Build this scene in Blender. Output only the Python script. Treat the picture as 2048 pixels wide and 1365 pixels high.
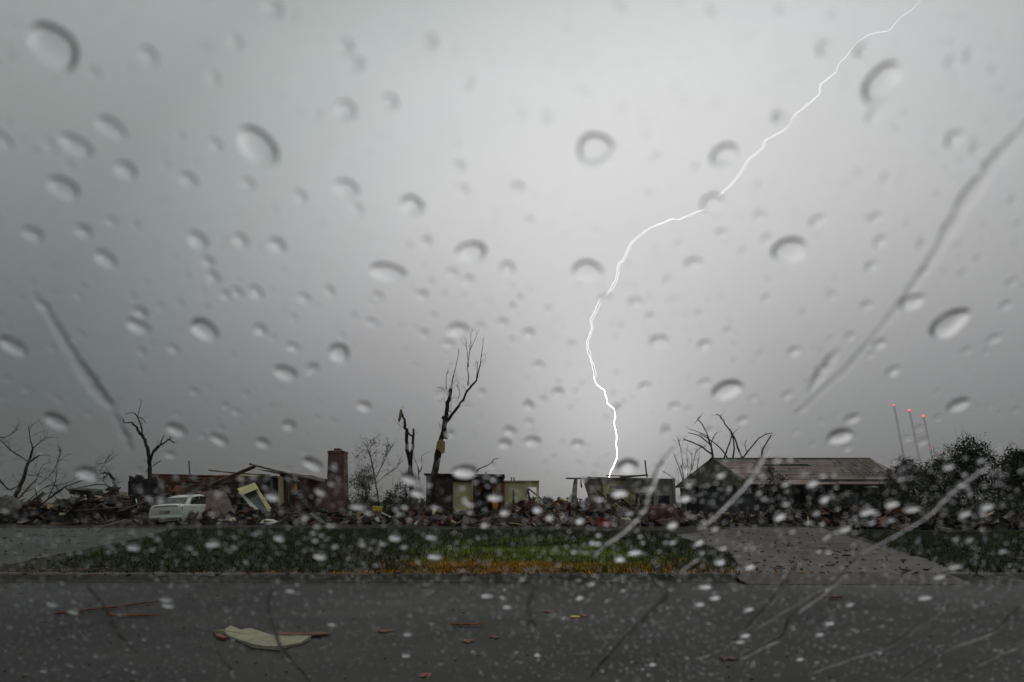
import bpy, math, random
from mathutils import Vector, Matrix, noise as mnoise
R = random.Random(7)
rad = math.radians
for o in list(bpy.data.objects): bpy.data.objects.remove(o)
scn = bpy.context.scene
col = scn.collection

# ------------------------------------------------------------------ camera
F, CX, CY, EYE = 1100.0, 1024.0, 682.5, 1.2          # focal length in photo pixels, principal point, eye height
TILT = math.atan((1003 - CY) / F)
cd = bpy.data.cameras.new('camera'); cam = bpy.data.objects.new('camera', cd); col.objects.link(cam)
cam.location = (0, 0, EYE); cam.rotation_euler = (math.pi/2 + TILT, 0, 0)
cd.sensor_width = 36; cd.lens = 36*F/2048; cd.clip_start = .01; cd.clip_end = 6000
cd.dof.use_dof = True; cd.dof.focus_distance = 60; cd.dof.aperture_fstop = 8.5
scn.camera = cam
vs = scn.view_settings; vs.view_transform = 'Standard'; vs.look = 'None'; vs.gamma = 1; vs.use_curve_mapping = False
vs.exposure = 0.0
scn.cycles.use_denoising = True
scn.cycles.max_bounces = 14; scn.cycles.transmission_bounces = 12; scn.cycles.transparent_max_bounces = 12
scn.cycles.volume_bounces = 0; scn.cycles.sample_clamp_indirect = 4

# ------------------------------------------------------------------ sky: storm overcast, brightest where the flash lights the cloud
w = bpy.data.worlds.new('World'); scn.world = w; w.use_nodes = True
nt = w.node_tree; N = nt.nodes; L = nt.links; N.clear()
def nd(t, **k):
    n = N.new(t)
    for a, b in k.items(): setattr(n, a, b)
    return n
def math_n(op, a, b=None):
    n = nd('ShaderNodeMath', operation=op)
    for i, v in enumerate((a, b)):
        if v is None: continue
        if isinstance(v, (int, float)): n.inputs[i].default_value = v
        else: L.new(v, n.inputs[i])
    return n.outputs[0]
SUN_EL, SUN_AZ, SKY_LOG = 55, 12, -1.84
tc = nd('ShaderNodeTexCoord'); nrm = nd('ShaderNodeVectorMath', operation='NORMALIZE'); L.new(tc.outputs['Generated'], nrm.inputs[0])
ba, be = rad(15), rad(4)
dot = nd('ShaderNodeVectorMath', operation='DOT_PRODUCT'); L.new(nrm.outputs[0], dot.inputs[0])
dot.inputs[1].default_value = (math.sin(ba)*math.cos(be), math.cos(ba)*math.cos(be), math.sin(be))
sep = nd('ShaderNodeSeparateXYZ'); L.new(nrm.outputs[0], sep.inputs[0])
nz = nd('ShaderNodeTexNoise'); nz.inputs['Scale'].default_value = 1.6; nz.inputs['Detail'].default_value = 4; nz.inputs['Roughness'].default_value = .5
L.new(nrm.outputs[0], nz.inputs['Vector'])
wob = math_n('MULTIPLY', math_n('SUBTRACT', nz.outputs[0], .5), .22)             # faint unevenness of the cloud deck
dstr = nd('ShaderNodeVectorMath', operation='DOT_PRODUCT'); L.new(nrm.outputs[0], dstr.inputs[0]); dstr.inputs[1].default_value = (math.sin(rad(10))*math.cos(rad(4)), math.cos(rad(10))*math.cos(rad(4)), math.sin(rad(4)))
qs_ = math_n('MINIMUM', math_n('SUBTRACT', 1.0, dstr.outputs['Value']), .6)
q_ = math_n('MINIMUM', math_n('SUBTRACT', 1.0, dot.outputs['Value']), .45)           # 0 towards the strike, .6 well away from it
z_ = math_n('MINIMUM', math_n('MAXIMUM', sep.outputs[2], 0.0), .66)                 # height above the horizon
def lin(*terms):
    o = terms[0]
    for t_ in terms[1:]: o = math_n('ADD', o, t_)
    return o
lg = lin(wob, math_n('MULTIPLY', q_, -1.75), math_n('MULTIPLY', math_n('MULTIPLY', q_, q_), -1.4), math_n('MULTIPLY', z_, 5.2), math_n('MULTIPLY', math_n('MULTIPLY', z_, z_), -2.95),
         math_n('MULTIPLY', math_n('POWER', 2.71828, math_n('MULTIPLY', qs_, -40.0)), .80), SKY_LOG)
lum = math_n('POWER', 2.71828, lg)
far_ = math_n('MAXIMUM', math_n('SUBTRACT', q_, .16), 0.0)
cmb = nd('ShaderNodeCombineXYZ')
L.new(math_n('MULTIPLY', lum, math_n('SUBTRACT', 1.02, math_n('MULTIPLY', far_, .50))), cmb.inputs[0]); L.new(lum, cmb.inputs[1]); L.new(math_n('MULTIPLY', lum, math_n('SUBTRACT', 1.01, math_n('MULTIPLY', far_, .16))), cmb.inputs[2])
sky = nd('ShaderNodeTexSky', sky_type='NISHITA'); sky.sun_disc = False
sky.sun_elevation = rad(SUN_EL); sky.sun_rotation = rad(SUN_AZ)
skm = nd('ShaderNodeMix', data_type='RGBA', blend_type='MULTIPLY'); skm.inputs[0].default_value = 1; skm.inputs[7].default_value = (.1, .1, .1, 1)
L.new(sky.outputs[0], skm.inputs[6])
mx = nd('ShaderNodeMix', data_type='RGBA'); mx.inputs[0].default_value = .97       # cloud cover
L.new(skm.outputs[2], mx.inputs[6]); L.new(cmb.outputs[0], mx.inputs[7])
bg = nd('ShaderNodeBackground'); bg.inputs[1].default_value = 1.0; L.new(mx.outputs[2], bg.inputs[0])
out = nd('ShaderNodeOutputWorld'); L.new(bg.outputs[0], out.inputs[0])

sd = bpy.data.lights.new('sun', 'SUN'); sd.energy = .5; sd.angle = rad(130); sd.color = (1, .97, .93); sd.cycles.use_multiple_importance_sampling = False
so = bpy.data.objects.new('sun', sd); col.objects.link(so)
sv = Vector((math.sin(rad(SUN_AZ))*math.cos(rad(SUN_EL)), math.cos(rad(SUN_AZ))*math.cos(rad(SUN_EL)), math.sin(rad(SUN_EL))))
so.rotation_euler = sv.to_track_quat('Z', 'Y').to_euler()

# ------------------------------------------------------------------ pixel -> place helpers
YARD = .10
cT, sT = math.cos(TILT), math.sin(TILT)
CAM = Vector((0, 0, EYE))
def ray(px, py):
    x, y = (px - CX)/F, (CY - py)/F
    return Vector((x, cT - y*sT, sT + y*cT))
def at(px, py, Y):
    d = ray(px, py); return CAM + d*(Y/d.y)
def gnd(px, py, z=YARD):
    d = ray(px, py); return CAM + d*((z - EYE)/d.z)
def pxm(px, py, Y):                                   # metres per photo pixel at that distance
    return (at(px+1, py, Y) - at(px, py, Y)).length

# ------------------------------------------------------------------ materials
MATS = {}
def mat(name, c, rough=.75, var=.35, scale=6.0, bump=.15, c2=None, spec=.2, wet=0, stretch=None, metal=0):
    if name in MATS: return MATS[name]
    m = bpy.data.materials.new(name); m.use_nodes = True; t = m.node_tree; b = t.nodes['Principled BSDF']
    b.inputs['Roughness'].default_value = rough; b.inputs['Specular IOR Level'].default_value = spec; b.inputs['Metallic'].default_value = metal
    co = t.nodes.new('ShaderNodeTexCoord'); src = co.outputs['Object']
    if stretch:
        mp = t.nodes.new('ShaderNodeMapping'); mp.inputs['Scale'].default_value = stretch
        t.links.new(src, mp.inputs[0]); src = mp.outputs[0]
    n = t.nodes.new('ShaderNodeTexNoise'); n.inputs['Scale'].default_value = scale; n.inputs['Detail'].default_value = 7; n.inputs['Roughness'].default_value = .65
    t.links.new(src, n.inputs['Vector'])
    r = t.nodes.new('ShaderNodeValToRGB'); e = r.color_ramp.elements
    lo = [x*(1-var) for x in c]; hi = list(c2) if c2 else [min(1, x*(1+var)) for x in c]
    e[0].position = .32; e[0].color = (*lo, 1); e[1].position = .68; e[1].color = (*hi, 1)
    t.links.new(n.outputs[0], r.inputs[0])
    oi = t.nodes.new('ShaderNodeObjectInfo'); hs = t.nodes.new('ShaderNodeHueSaturation')
    mr = t.nodes.new('ShaderNodeMapRange'); mr.inputs[3].default_value = .8; mr.inputs[4].default_value = 1.2
    t.links.new(oi.outputs['Random'], mr.inputs[0]); t.links.new(mr.outputs[0], hs.inputs['Value']); t.links.new(r.outputs[0], hs.inputs['Color'])
    t.links.new(hs.outputs[0], b.inputs['Base Color'])
    if bump:
        bp = t.nodes.new('ShaderNodeBump'); bp.inputs['Strength'].default_value = bump; bp.inputs['Distance'].default_value = .03
        t.links.new(n.outputs[0], bp.inputs['Height']); t.links.new(bp.outputs[0], b.inputs['Normal'])
    if wet:
        n2 = t.nodes.new('ShaderNodeTexNoise'); n2.inputs['Scale'].default_value = scale*.12; n2.inputs['Detail'].default_value = 5
        t.links.new(co.outputs['Object'], n2.inputs['Vector'])
        m2 = t.nodes.new('ShaderNodeMapRange'); m2.inputs[1].default_value = .4; m2.inputs[2].default_value = .65; m2.inputs[3].default_value = max(.12, rough-wet); m2.inputs[4].default_value = rough
        t.links.new(n2.outputs[0], m2.inputs[0]); t.links.new(m2.outputs[0], b.inputs['Roughness'])
    MATS[name] = m; return m
def brick_mat(name, c1, c2, mortar, sc=1.0):
    m = mat(name, c1, .85); t = m.node_tree; b = t.nodes['Principled BSDF']
    br = t.nodes.new('ShaderNodeTexBrick'); br.inputs['Scale'].default_value = sc
    br.inputs['Color1'].default_value = (*c1, 1); br.inputs['Color2'].default_value = (*c2, 1); br.inputs['Mortar'].default_value = (*mortar, 1)
    br.inputs['Brick Width'].default_value = .22; br.inputs['Row Height'].default_value = .075; br.inputs['Mortar Size'].default_value = .008
    co = t.nodes.new('ShaderNodeTexCoord'); mp = t.nodes.new('ShaderNodeMapping'); mp.inputs['Rotation'].default_value = (math.pi/2, 0, 0)
    t.links.new(co.outputs['Object'], mp.inputs[0]); t.links.new(mp.outputs[0], br.inputs[0])
    n = t.nodes.new('ShaderNodeTexNoise'); n.inputs['Scale'].default_value = 1.7; n.inputs['Detail'].default_value = 6; t.links.new(co.outputs['Object'], n.inputs[0])
    mr = t.nodes.new('ShaderNodeMapRange'); mr.inputs[1].default_value=.3; mr.inputs[2].default_value=.7; mr.inputs[3].default_value=.45; mr.inputs[4].default_value=1.25
    t.links.new(n.outputs[0], mr.inputs[0])
    mxx = t.nodes.new('ShaderNodeMix'); mxx.data_type='RGBA'; mxx.blend_type='MULTIPLY'; mxx.inputs[0].default_value=1
    t.links.new(br.outputs[0], mxx.inputs[6]); t.links.new(mr.outputs[0], mxx.inputs[7]); t.links.new(mxx.outputs[2], b.inputs['Base Color'])
    return m
def emit_mat(name, c, s):
    m = bpy.data.materials.new(name); m.use_nodes = True; t = m.node_tree; t.nodes.clear()
    e = t.nodes.new('ShaderNodeEmission'); e.inputs[0].default_value = (*c, 1); e.inputs[1].default_value = s
    o = t.nodes.new('ShaderNodeOutputMaterial'); t.links.new(e.outputs[0], o.inputs[0]); return m
M_WOOD = mat('weathered_wood', (.17, .115, .07), .7, .4, 3, stretch=(1, 1, 6))
M_PALE = mat('fresh_split_wood', (.42, .32, .18), .7, .3, 4)
M_GREYW = mat('grey_wood', (.16, .145, .125), .75, .4, 4)
M_RED = mat('red_brown_wood', (.15, .055, .035), .7, .45, 4)
M_CREAM = mat('cream_paint', (.66, .58, .30), .65, .22, 1.6, .05)
M_WHITE = mat('white_paint', (.62, .61, .56), .55, .2, 3, .05)
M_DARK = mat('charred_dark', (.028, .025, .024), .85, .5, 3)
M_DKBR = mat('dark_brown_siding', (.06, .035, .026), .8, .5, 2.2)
M_BRICK = brick_mat('red_brick', (.17, .055, .04), (.115, .04, .032), (.16, .12, .10))
M_CHIM = brick_mat('chimney_brick', (.21, .095, .08), (.15, .07, .06), (.2, .15, .13))
M_BARK = mat('wet_bark', (.034, .026, .021), .8, .5, 9, .5)
M_BARK2 = mat('grey_bark', (.11, .09, .078), .8, .4, 9, .4)
M_SHING = mat('grey_shingle', (.085, .08, .075), .85, .35, 5)
M_ROOFB = mat('roof_decking', (.25, .175, .155), .75, .38, 2.5, .12, stretch=(.5, 4, 4))
M_MOSS = mat('mossy_roof', (.085, .08, .05), .85, .5, 2.2)
M_GALV = mat('galvanised', (.28, .29, .3), .45, .2, 4, 0, metal=.4)
M_ORANGE = mat('orange_sheet', (.55, .22, .02), .6, .3, 3)
M_YELLOW = mat('yellow_plastic', (.62, .5, .04), .5, .25, 5)
M_REDP = mat('red_plastic', (.42, .03, .025), .5, .3, 5)
M_BLUE = mat('blue_tarp', (.12, .17, .35), .5, .3, 5)
M_CONC = mat('wet_concrete', (.031, .032, .027), .78, .3, 1.1, .1, wet=.2, spec=.15)  # wet, and darkened further to imitate lens falloff towards the lower left
M_TEAL = mat('dirty_glass', (.07, .1, .1), .15, .3, 3, 0, spec=.6)
M_LEAF = mat('dark_leaf', (.03, .042, .02), .6, .45, 3, 0)
M_LEAF2 = mat('grey_green_leaf', (.06, .066, .045), .6, .45, 3, 0)
M_DLEAF = mat('dead_leaf', (.06, .045, .03), .7, .4, 3, 0)
M_INSUL = mat('insulation', (.4, .28, .11), .9, .4, 6, .3)

# ------------------------------------------------------------------ mesh helpers
class MB:
    def __init__(s): s.v = []; s.f = []; s.m = []
    def poly(s, pts, faces, mi=0):
        o = len(s.v); s.v += [tuple(p) for p in pts]; s.f += [tuple(i+o for i in f) for f in faces]; s.m += [mi]*len(faces)
    def box(s, c, sx, sy, sz, rot=None, mi=0, jit=0):
        pts = []
        for x in (-1, 1):
            for y in (-1, 1):
                for z in (-1, 1):
                    p = Vector((x*sx/2*(1+R.uniform(-jit, jit)), y*sy/2*(1+R.uniform(-jit, jit)), z*sz/2*(1+R.uniform(-jit, jit))))
                    if rot: p = rot @ p
                    pts.append(Vector(c)+p)
        s.poly(pts, [(0,1,3,2),(4,6,7,5),(0,4,5,1),(2,3,7,6),(0,2,6,4),(1,5,7,3)], mi)
    def tube(s, pts, rs, n=6, mi=0):
        pts = [Vector(p) for p in pts]; k = len(pts); o = len(s.v); up = Vector((.13, .97, .2)).normalized()
        for i, p in enumerate(pts):
            d = (pts[min(i+1, k-1)] - pts[max(i-1, 0)])
            d = d.normalized() if d.length > 1e-9 else Vector((0, 0, 1))
            a = d.cross(up); a = a.normalized() if a.length > 1e-3 else d.orthogonal().normalized(); b = d.cross(a)
            for j in range(n):
                t = 2*math.pi*j/n; s.v.append(tuple(p + (a*math.cos(t) + b*math.sin(t))*rs[i]))
        for i in range(k-1):
            for j in range(n):
                s.f.append((o+i*n+j, o+i*n+(j+1) % n, o+(i+1)*n+(j+1) % n, o+(i+1)*n+j)); s.m.append(mi)
        s.f.append(tuple(o+j for j in range(n))[::-1]); s.f.append(tuple(o+(k-1)*n+j for j in range(n))); s.m += [mi, mi]
    def mesh(s, name, mats, smooth=False):
        me = bpy.data.meshes.new(name); me.from_pydata(s.v, [], s.f)
        for m in (mats if isinstance(mats, (list, tuple)) else [mats]): me.materials.append(m)
        me.polygons.foreach_set('material_index', s.m)
        if smooth: me.polygons.foreach_set('use_smooth', [True]*len(s.f))
        me.update(); return me
    def build(s, name, mats, parent=None, smooth=False):
        return link(name, s.mesh(name, mats, smooth), parent)
def link(name, me, parent=None, mw=None):
    o = bpy.data.objects.new(name, me); col.objects.link(o)
    if parent is not None:
        o.parent = parent; o.matrix_parent_inverse = PINV.get(parent.name) or Matrix.Identity(4)
    if mw is not None: o.matrix_basis = mw
    return o
PINV = {}
def tag(o, label=None, cat=None, group=None, kind=None):
    for k, v in (('label', label), ('category', cat), ('group', group), ('kind', kind)):
        if v: o[k] = v
    return o
def thing(name, label, cat, loc=(0, 0, 0), group=None):
    e = bpy.data.objects.new(name, None); col.objects.link(e); e.location = loc; e.empty_display_size = .2
    PINV[e.name] = Matrix.Translation(Vector(loc)).inverted()
    return tag(e, label, cat, group)
def slab_mb(pts, Y, th, mb=None, mi=0):                # a traced outline standing at distance Y with thickness th
    mb = mb or MB(); n = len(pts)
    fr = [at(x, y, Y) for x, y in pts]; bk = [p + Vector((0, th, 0)) for p in fr]
    mb.poly(fr + bk, [tuple(range(n)), tuple(range(2*n-1, n-1, -1))] + [(i, i+n, (i+1) % n + n, (i+1) % n) for i in range(n)], mi); return mb
def slab(name, pts, Y, th, m, parent=None): return slab_mb(pts, Y, th).build(name, m, parent)
def sheet(name, pts, z, m, kind='structure', label=None):
    mb = MB(); mb.poly([(x, y, z) for x, y in pts], [tuple(range(len(pts)))])
    return tag(mb.build(name, m), label, kind=kind)
def gpoly(pp, z=YARD): return [tuple(gnd(x, y, z)[:2]) for x, y in pp]
def plank_mb(a, b, wd, th, seed=0, mb=None, mi=0, roll=None):
    r = random.Random(seed); a = Vector(a); b = Vector(b); d = b - a; ln = d.length; d.normalize()
    s = d.cross(Vector((0, 0, 1))); s = s.normalized() if s.length > .05 else Vector((1, 0, 0)); u = s.cross(d)
    if roll is None: roll = r.uniform(-.6, .6)
    s, u = s*math.cos(roll) + u*math.sin(roll), u*math.cos(roll) - s*math.sin(roll)
    mb = mb or MB(); k = 4; pts = []; bow = r.uniform(-.012, .012)*ln
    for i in range(k):
        t = i/(k-1)
        for q, (x, y) in enumerate(((-1, -1), (1, -1), (1, 1), (-1, 1))):
            e = r.uniform(-.12, .12)*min(wd*1.5, ln*.2) if i in (0, k-1) else 0
            pts.append(a + d*(t*ln + e) + s*x*wd/2 + u*(y*th/2 + bow*4*t*(1-t)))
    fs = [(3, 2, 1, 0), tuple((k-1)*4 + j for j in range(4))]
    for i in range(k-1): fs += [(i*4+j, i*4+(j+1) % 4, i*4+4+(j+1) % 4, i*4+4+j) for j in range(4)]
    mb.poly(pts, fs, mi); return mb
def board(name, label, cat, p0, p1, Y0, Y1, wd, m, th=.04, parent=None, group=None, roll=None):
    o = plank_mb(at(*p0, Y0), at(*p1, Y1), wd, th, seed=int(p0[0]*7+p0[1]*13+p1[0]), roll=roll).build(name, m, parent)
    return tag(o, label, cat, group)

# ------------------------------------------------------------------ trees
def smooth_line(pts, n):
    out = []; k = len(pts)
    for i in range(k-1):
        p0, p1, p2, p3 = pts[max(i-1, 0)], pts[i], pts[i+1], pts[min(i+2, k-1)]
        for j in range(n):
            t = j/n; out.append(.5*((2*p1) + (p2-p0)*t + (2*p0-5*p1+4*p2-p3)*t*t + (3*p1-p0-3*p2+p3)*t**3))
    out.append(pts[-1]); return out
def limb_pts(px, Y, r, dep=.5, off=0):
    pts = [at(x, y, Y + off + (R.uniform(-dep, dep) if i else 0)) for i, (x, y) in enumerate(px)]
    pts = smooth_line(pts, 4); j = r*.35
    return [p + Vector((R.gauss(0, j), R.gauss(0, j), R.gauss(0, j))) if 0 < i < len(pts)-1 else p for i, p in enumerate(pts)]
def grow(mb, p, d, ln, r, depth, rnd, kink=.45):
    pts = [p]; k = 4
    for i in range(k):
        d = (d + Vector((rnd.gauss(0, kink*.45), rnd.gauss(0, kink*.45), rnd.gauss(.03, kink*.4)))).normalized()
        pts.append(pts[-1] + d*ln/k)
    mb.tube(pts, [max(.002, r*(1-.75*i/k)) for i in range(k+1)], 4)
    if depth > 0:
        for i in range(rnd.randint(2, 3)):
            q = pts[rnd.randint(1, k)]; nd_ = (d + Vector((rnd.gauss(0, .6), rnd.gauss(0, .6), rnd.gauss(.1, .5)))).normalized()
            grow(mb, q, nd_, ln*rnd.uniform(.45, .7), r*.55, depth-1, rnd, kink)
def bare_tree(name, label, Y, trunk, limbs, m=None, twig=.5, tl=.6, seed=1, cat='tree', dep=.35, group=None, tr=.012):
    """trunk and limbs: ([(px,py),...], base radius px, tip radius px)"""
    rnd = random.Random(seed); m = m or M_BARK
    t = thing(name, label, cat, gnd(trunk[0][0][0], 1040) if False else Vector((at(*trunk[0][0], Y).x, Y, YARD)), group)
    tw = MB()
    for k, (px, r0, r1) in enumerate([trunk] + limbs):
        s = pxm(px[0][0], px[0][1], Y); pts = limb_pts(px, Y, r0*s*.5, dep if k else .12); n = len(pts); mb = MB()
        rs = [(r0 + (r1-r0)*i/(n-1))*s*rnd.uniform(.88, 1.12) for i in range(n)]
        mb.tube(pts, rs, 8 if k == 0 else 6); mb.build('trunk' if k == 0 else 'limb', m, t, True)
        for q in range(int(twig*(n-1))):
            i = rnd.randint(max(1, n//3), n-1); d = (pts[i]-pts[i-1]).normalized()
            dv = (d + Vector((rnd.gauss(0, .75), rnd.gauss(0, .6), rnd.gauss(.15, .6)))).normalized()
            grow(tw, pts[i], dv, tl*rnd.uniform(.4, 1.1), tr, 1, rnd)
    if tw.v: tag(tw.build('twig_spray', m, t), kind='stuff')
    return t
def leaves_mb(clumps, n, size, rnd, mb=None, mi=0):
    """clumps: [(centre, rx, ry, rz)]; leaf faces spread through each clump's volume, denser in sub-clumps"""
    mb = mb or MB(); tot = sum(c[1]*c[3] for c in clumps)
    for c, rx, ry, rz in clumps:
        k = max(20, int(n*rx*rz/tot)); subs = []
        for i in range(max(5, k//28)):
            v = Vector((rnd.gauss(0, 1), rnd.gauss(0, 1), rnd.gauss(0, 1))).normalized()*rnd.random()**.33
            subs.append(Vector((c.x+v.x*rx, c.y+v.y*ry, c.z+v.z*rz)))
        for i in range(k):
            s = rnd.choice(subs); q = .17*(rx+rz)
            p = s + Vector((rnd.gauss(0, q), rnd.gauss(0, q), rnd.gauss(0, q)))*.55
            if p.z < YARD: continue
            z = size*rnd.uniform(.5, 1.3); a = Vector((rnd.gauss(0, 1), rnd.gauss(0, 1), rnd.gauss(0, 1))).normalized(); b = a.orthogonal().normalized()
            b = (b*math.cos(z*99) + a.cross(b)*math.sin(z*99))
            mb.poly([p-a*z, p+b*z*.45, p+a*z, p-b*z*.45], [(0, 1, 2, 3)], mi)
    return mb
def leafy(name, label, Y, clumps_px, n, size, m, seed=1, stems=None, cat='tree', group=None, twig=0):
    rnd = random.Random(seed); cl = []
    for x, y, rx, ry in clumps_px:
        s = pxm(x, y, Y); cl.append((at(x, y, Y+rnd.uniform(-.4, .4)), rx*s, (rx+ry)*.5*s, ry*s))
    b = Vector((cl[0][0].x, Y, YARD)); t = thing(name, label, cat, b, group)
    mb = leaves_mb(cl, n, size, rnd); mb.build('crown', m, t)
    tk = MB(); top = max(c[0].z for c in cl)
    base = Vector((sum(c[0].x for c in cl)/len(cl), Y, YARD-.05))
    tk.tube(smooth_line([base, base + Vector((.1, 0, (top-YARD)*.45)), Vector((base.x, Y, top-.1))], 4), [.09*(1-.09*i) for i in range(9)], 6)
    tk.build('trunk', M_BARK, t, True)
    br = MB()
    for c in cl:
        p0 = base + Vector((0, 0, (c[0].z-YARD)*.4)); br.tube(smooth_line([p0, (p0+c[0])/2 + Vector((rnd.gauss(0, .2), rnd.gauss(0, .2), .1)), c[0]], 3), [.04*(1-.1*i) for i in range(7)], 5)
        for q in range(twig):
            grow(br, c[0] + Vector((rnd.gauss(0, c[1]*.5), 0, c[3]*.5)), Vector((rnd.gauss(0, .5), rnd.gauss(0, .3), 1)).normalized(), c[3]*1.1, .012, 1, rnd)
    tag(br.build('branch_spray', M_BARK, t), kind='stuff')
    return t

# ------------------------------------------------------------------ ground, road, kerb, drives
KY = gnd(1024, 1163, 0).y                              # road edge
FAR = 900
m_ground = mat('muddy_ground', (.03, .024, .017), .92, .5, 1.2, .4, c2=(.045, .04, .024), spec=.1)
m_road = mat('wet_asphalt', (.032, .029, .0265), .78, .45, 1.3, .25, wet=.2, spec=.16)
sheet('ground', [(-FAR, -FAR), (FAR, -FAR), (FAR, FAR), (-FAR, FAR)], -.02, m_ground)
sheet('road', [(-120, -3.5), (120, -3.5), (120, KY), (-120, KY)], 0, m_road)
KB = KY + .17
sheet('yard', [(-300, KB), (300, KB), (300, 880), (-300, 880)], YARD, m_ground)
xl = lambda px: gnd(px, 1163, 0).x
def kerb(x0, x1):
    mb = MB(); prof = [(KY-.05, .002), (KY-.045, .005), (KY, .012), (KY+.03, YARD-.005), (KY+.06, YARD+.012), (KB+.03, YARD+.012), (KB+.03, -.01)]
    n = max(2, int((x1-x0)/1.5)); k = len(prof); vs_ = []
    for i in range(n+1):
        x = x0 + (x1-x0)*i/n; j = R.uniform(-.008, .008)
        vs_ += [(x, y + (j if 1 < q < 5 else 0), z + (R.uniform(-.004, .004) if q in (3, 4) else 0)) for q, (y, z) in enumerate(prof)]
    fs = [(i*k+q, (i+1)*k+q, (i+1)*k+q+1, i*k+q+1) for i in range(n) for q in range(k-1)]
    fs += [tuple(range(k)), tuple(n*k+q for q in range(k))[::-1]]
    mb.poly(vs_, fs); tag(mb.build('kerb', mat('kerb_concrete', (.085, .075, .062), .75, .5, 1.5, .15)), kind='structure')
kerb(xl(-60), xl(1475)); kerb(xl(1905), 60); kerb(-60, xl(-420))
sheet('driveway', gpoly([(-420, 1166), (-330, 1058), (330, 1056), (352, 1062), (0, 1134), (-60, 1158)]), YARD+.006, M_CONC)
jm = MB()
p, q = gnd(-250, 1108), gnd(262, 1080); p.z = q.z = YARD+.012
jm.poly([p, q, q+Vector((0, .1, 0)), p+Vector((0, .1, 0))], [(0, 1, 2, 3)]); tag(jm.build('driveway_joint', M_DARK), kind='structure')
a0, a1 = xl(1475), xl(1905)
mb = MB()                                              # drive on the other side with a sloping apron
up = gpoly([(1480, 1135), (1462, 1110), (1330, 1084), (1340, 1072), (1480, 1056), (1640, 1056), (1770, 1098), (1905, 1132)])
pts = [(a0, KY-.38, .006), (a1, KY-.38, .006), (a1+.05, KB-.012, YARD+.008)] + [(x, y, YARD+.008) for x, y in up[::-1]] + [(a0-.05, KB-.012, YARD+.008)]
mb.poly(pts, [(0, 1, 2, len(pts)-1), tuple(range(2, len(pts)))])
tag(mb.build('driveway', mat('worn_drive', (.056, .046, .04), .8, .4, 1.3, .2, wet=.2, spec=.15, c2=(.075, .062, .052))), kind='structure')

def in_poly(x, y, P):
    c = False; j = len(P)-1
    for i in range(len(P)):
        if (P[i][1] > y) != (P[j][1] > y) and x < (P[j][0]-P[i][0])*(y-P[i][1])/(P[j][1]-P[i][1])+P[i][0]: c = not c
        j = i
    return c
def grass(name, label, poly_px, n, mats, h=(.03, .1), seed=3, thin=0, fade=None):
    P = gpoly(poly_px); xs = [p[0] for p in P]; ys = [max(p[1], KY+.08) for p in P]; rnd = random.Random(seed); mb = MB(); k = 0; tries = 0
    while k < n and tries < n*12:
        tries += 1; x = rnd.uniform(min(xs), max(xs)); y = min(ys) + (max(ys)-min(ys))*rnd.random()**1.35
        if not in_poly(x, y, P) or y < KY+.09+rnd.random()*.09: continue
        v = mnoise.noise(Vector((x*.45, y*.45, seed)))
        if rnd.random() < thin + v*.9: continue
        if fade and rnd.random() > math.exp(-((x-fade[0])/fade[2])**2 - ((y-fade[1])/fade[3])**2): continue
        k += 1
        for b in range(4):
            a = rnd.uniform(0, 6.28); hh = rnd.uniform(*h)*(1+v); wd = rnd.uniform(.008, .018); bx, by = x+rnd.gauss(0, .03), y+rnd.gauss(0, .03)
            lx, ly = math.cos(a)*hh*.6, math.sin(a)*hh*.6; cx, cy = -math.sin(a)*wd, math.cos(a)*wd
            mi = 0 if len(mats) == 1 or rnd.random() < .75 - v*.6 else rnd.randint(1, len(mats)-1)
            mb.poly([(bx-cx, by-cy, YARD), (bx+cx, by+cy, YARD), (bx+lx, by+ly, YARD+hh)], [(0, 1, 2)], mi)
    return tag(mb.build(name, mats), label, kind='stuff')
G1 = mat('grass_green', (.034, .048, .014), .6, .4, 1.2, 0); G2 = mat('grass_olive', (.062, .058, .02), .6, .4, 1.2, 0); G3 = mat('grass_straw_glow', (.22, .125, .03), .7, .4, 1.2, 0)
G4 = mat('grass_green_glow', (.19, .245, .018), .55, .35, 1.2, 0); G5 = mat('grass_orange_glow', (.62, .25, .02), .7, .35, 1.2, 0)  # with the straw tone, these put the verge's glow of light into grass colour
grass('grass', 'dark wet lawn between the two driveways', [(0, 1156), (352, 1060), (560, 1058), (1330, 1064), (1462, 1112), (1478, 1158)], 34000, [G1, G2, G2], seed=3)
c_ = gnd(1095, 1098)
grass('grass', 'mid-lawn grass with a yellow-green glow of light put into its colour', [(640, 1151), (700, 1066), (1330, 1066), (1455, 1151)], 9000, [G4, G4, G2], seed=5, thin=-.1, fade=(c_.x-.15, c_.y-1.2, 1.7, 3.0))  # blades thin outward in the shape of the painted glow
grass('grass', 'grass along the kerb with an orange glow of light put into its colour', [(640, 1151), (760, 1092), (1380, 1092), (1470, 1151)], 16000, [G5, G3, G4, G2], seed=9, thin=-.1, h=(.02, .06), fade=(gnd(1045, 1150).x, KB, 1.8, 1.5))  # orange end of the painted glow, strongest at the kerb
grass('grass', 'dark lawn beyond the right-hand drive', [(1925, 1146), (1790, 1098), (1690, 1064), (2300, 1064), (2300, 1160), (2040, 1157)], 12000, [G1, G1, G2], seed=11)
grass('grass', 'grass strip at the left of the concrete drive', [(-420, 1120), (-330, 1050), (-100, 1050), (-420, 1075)], 3000, [G1, G2], seed=12)
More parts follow.
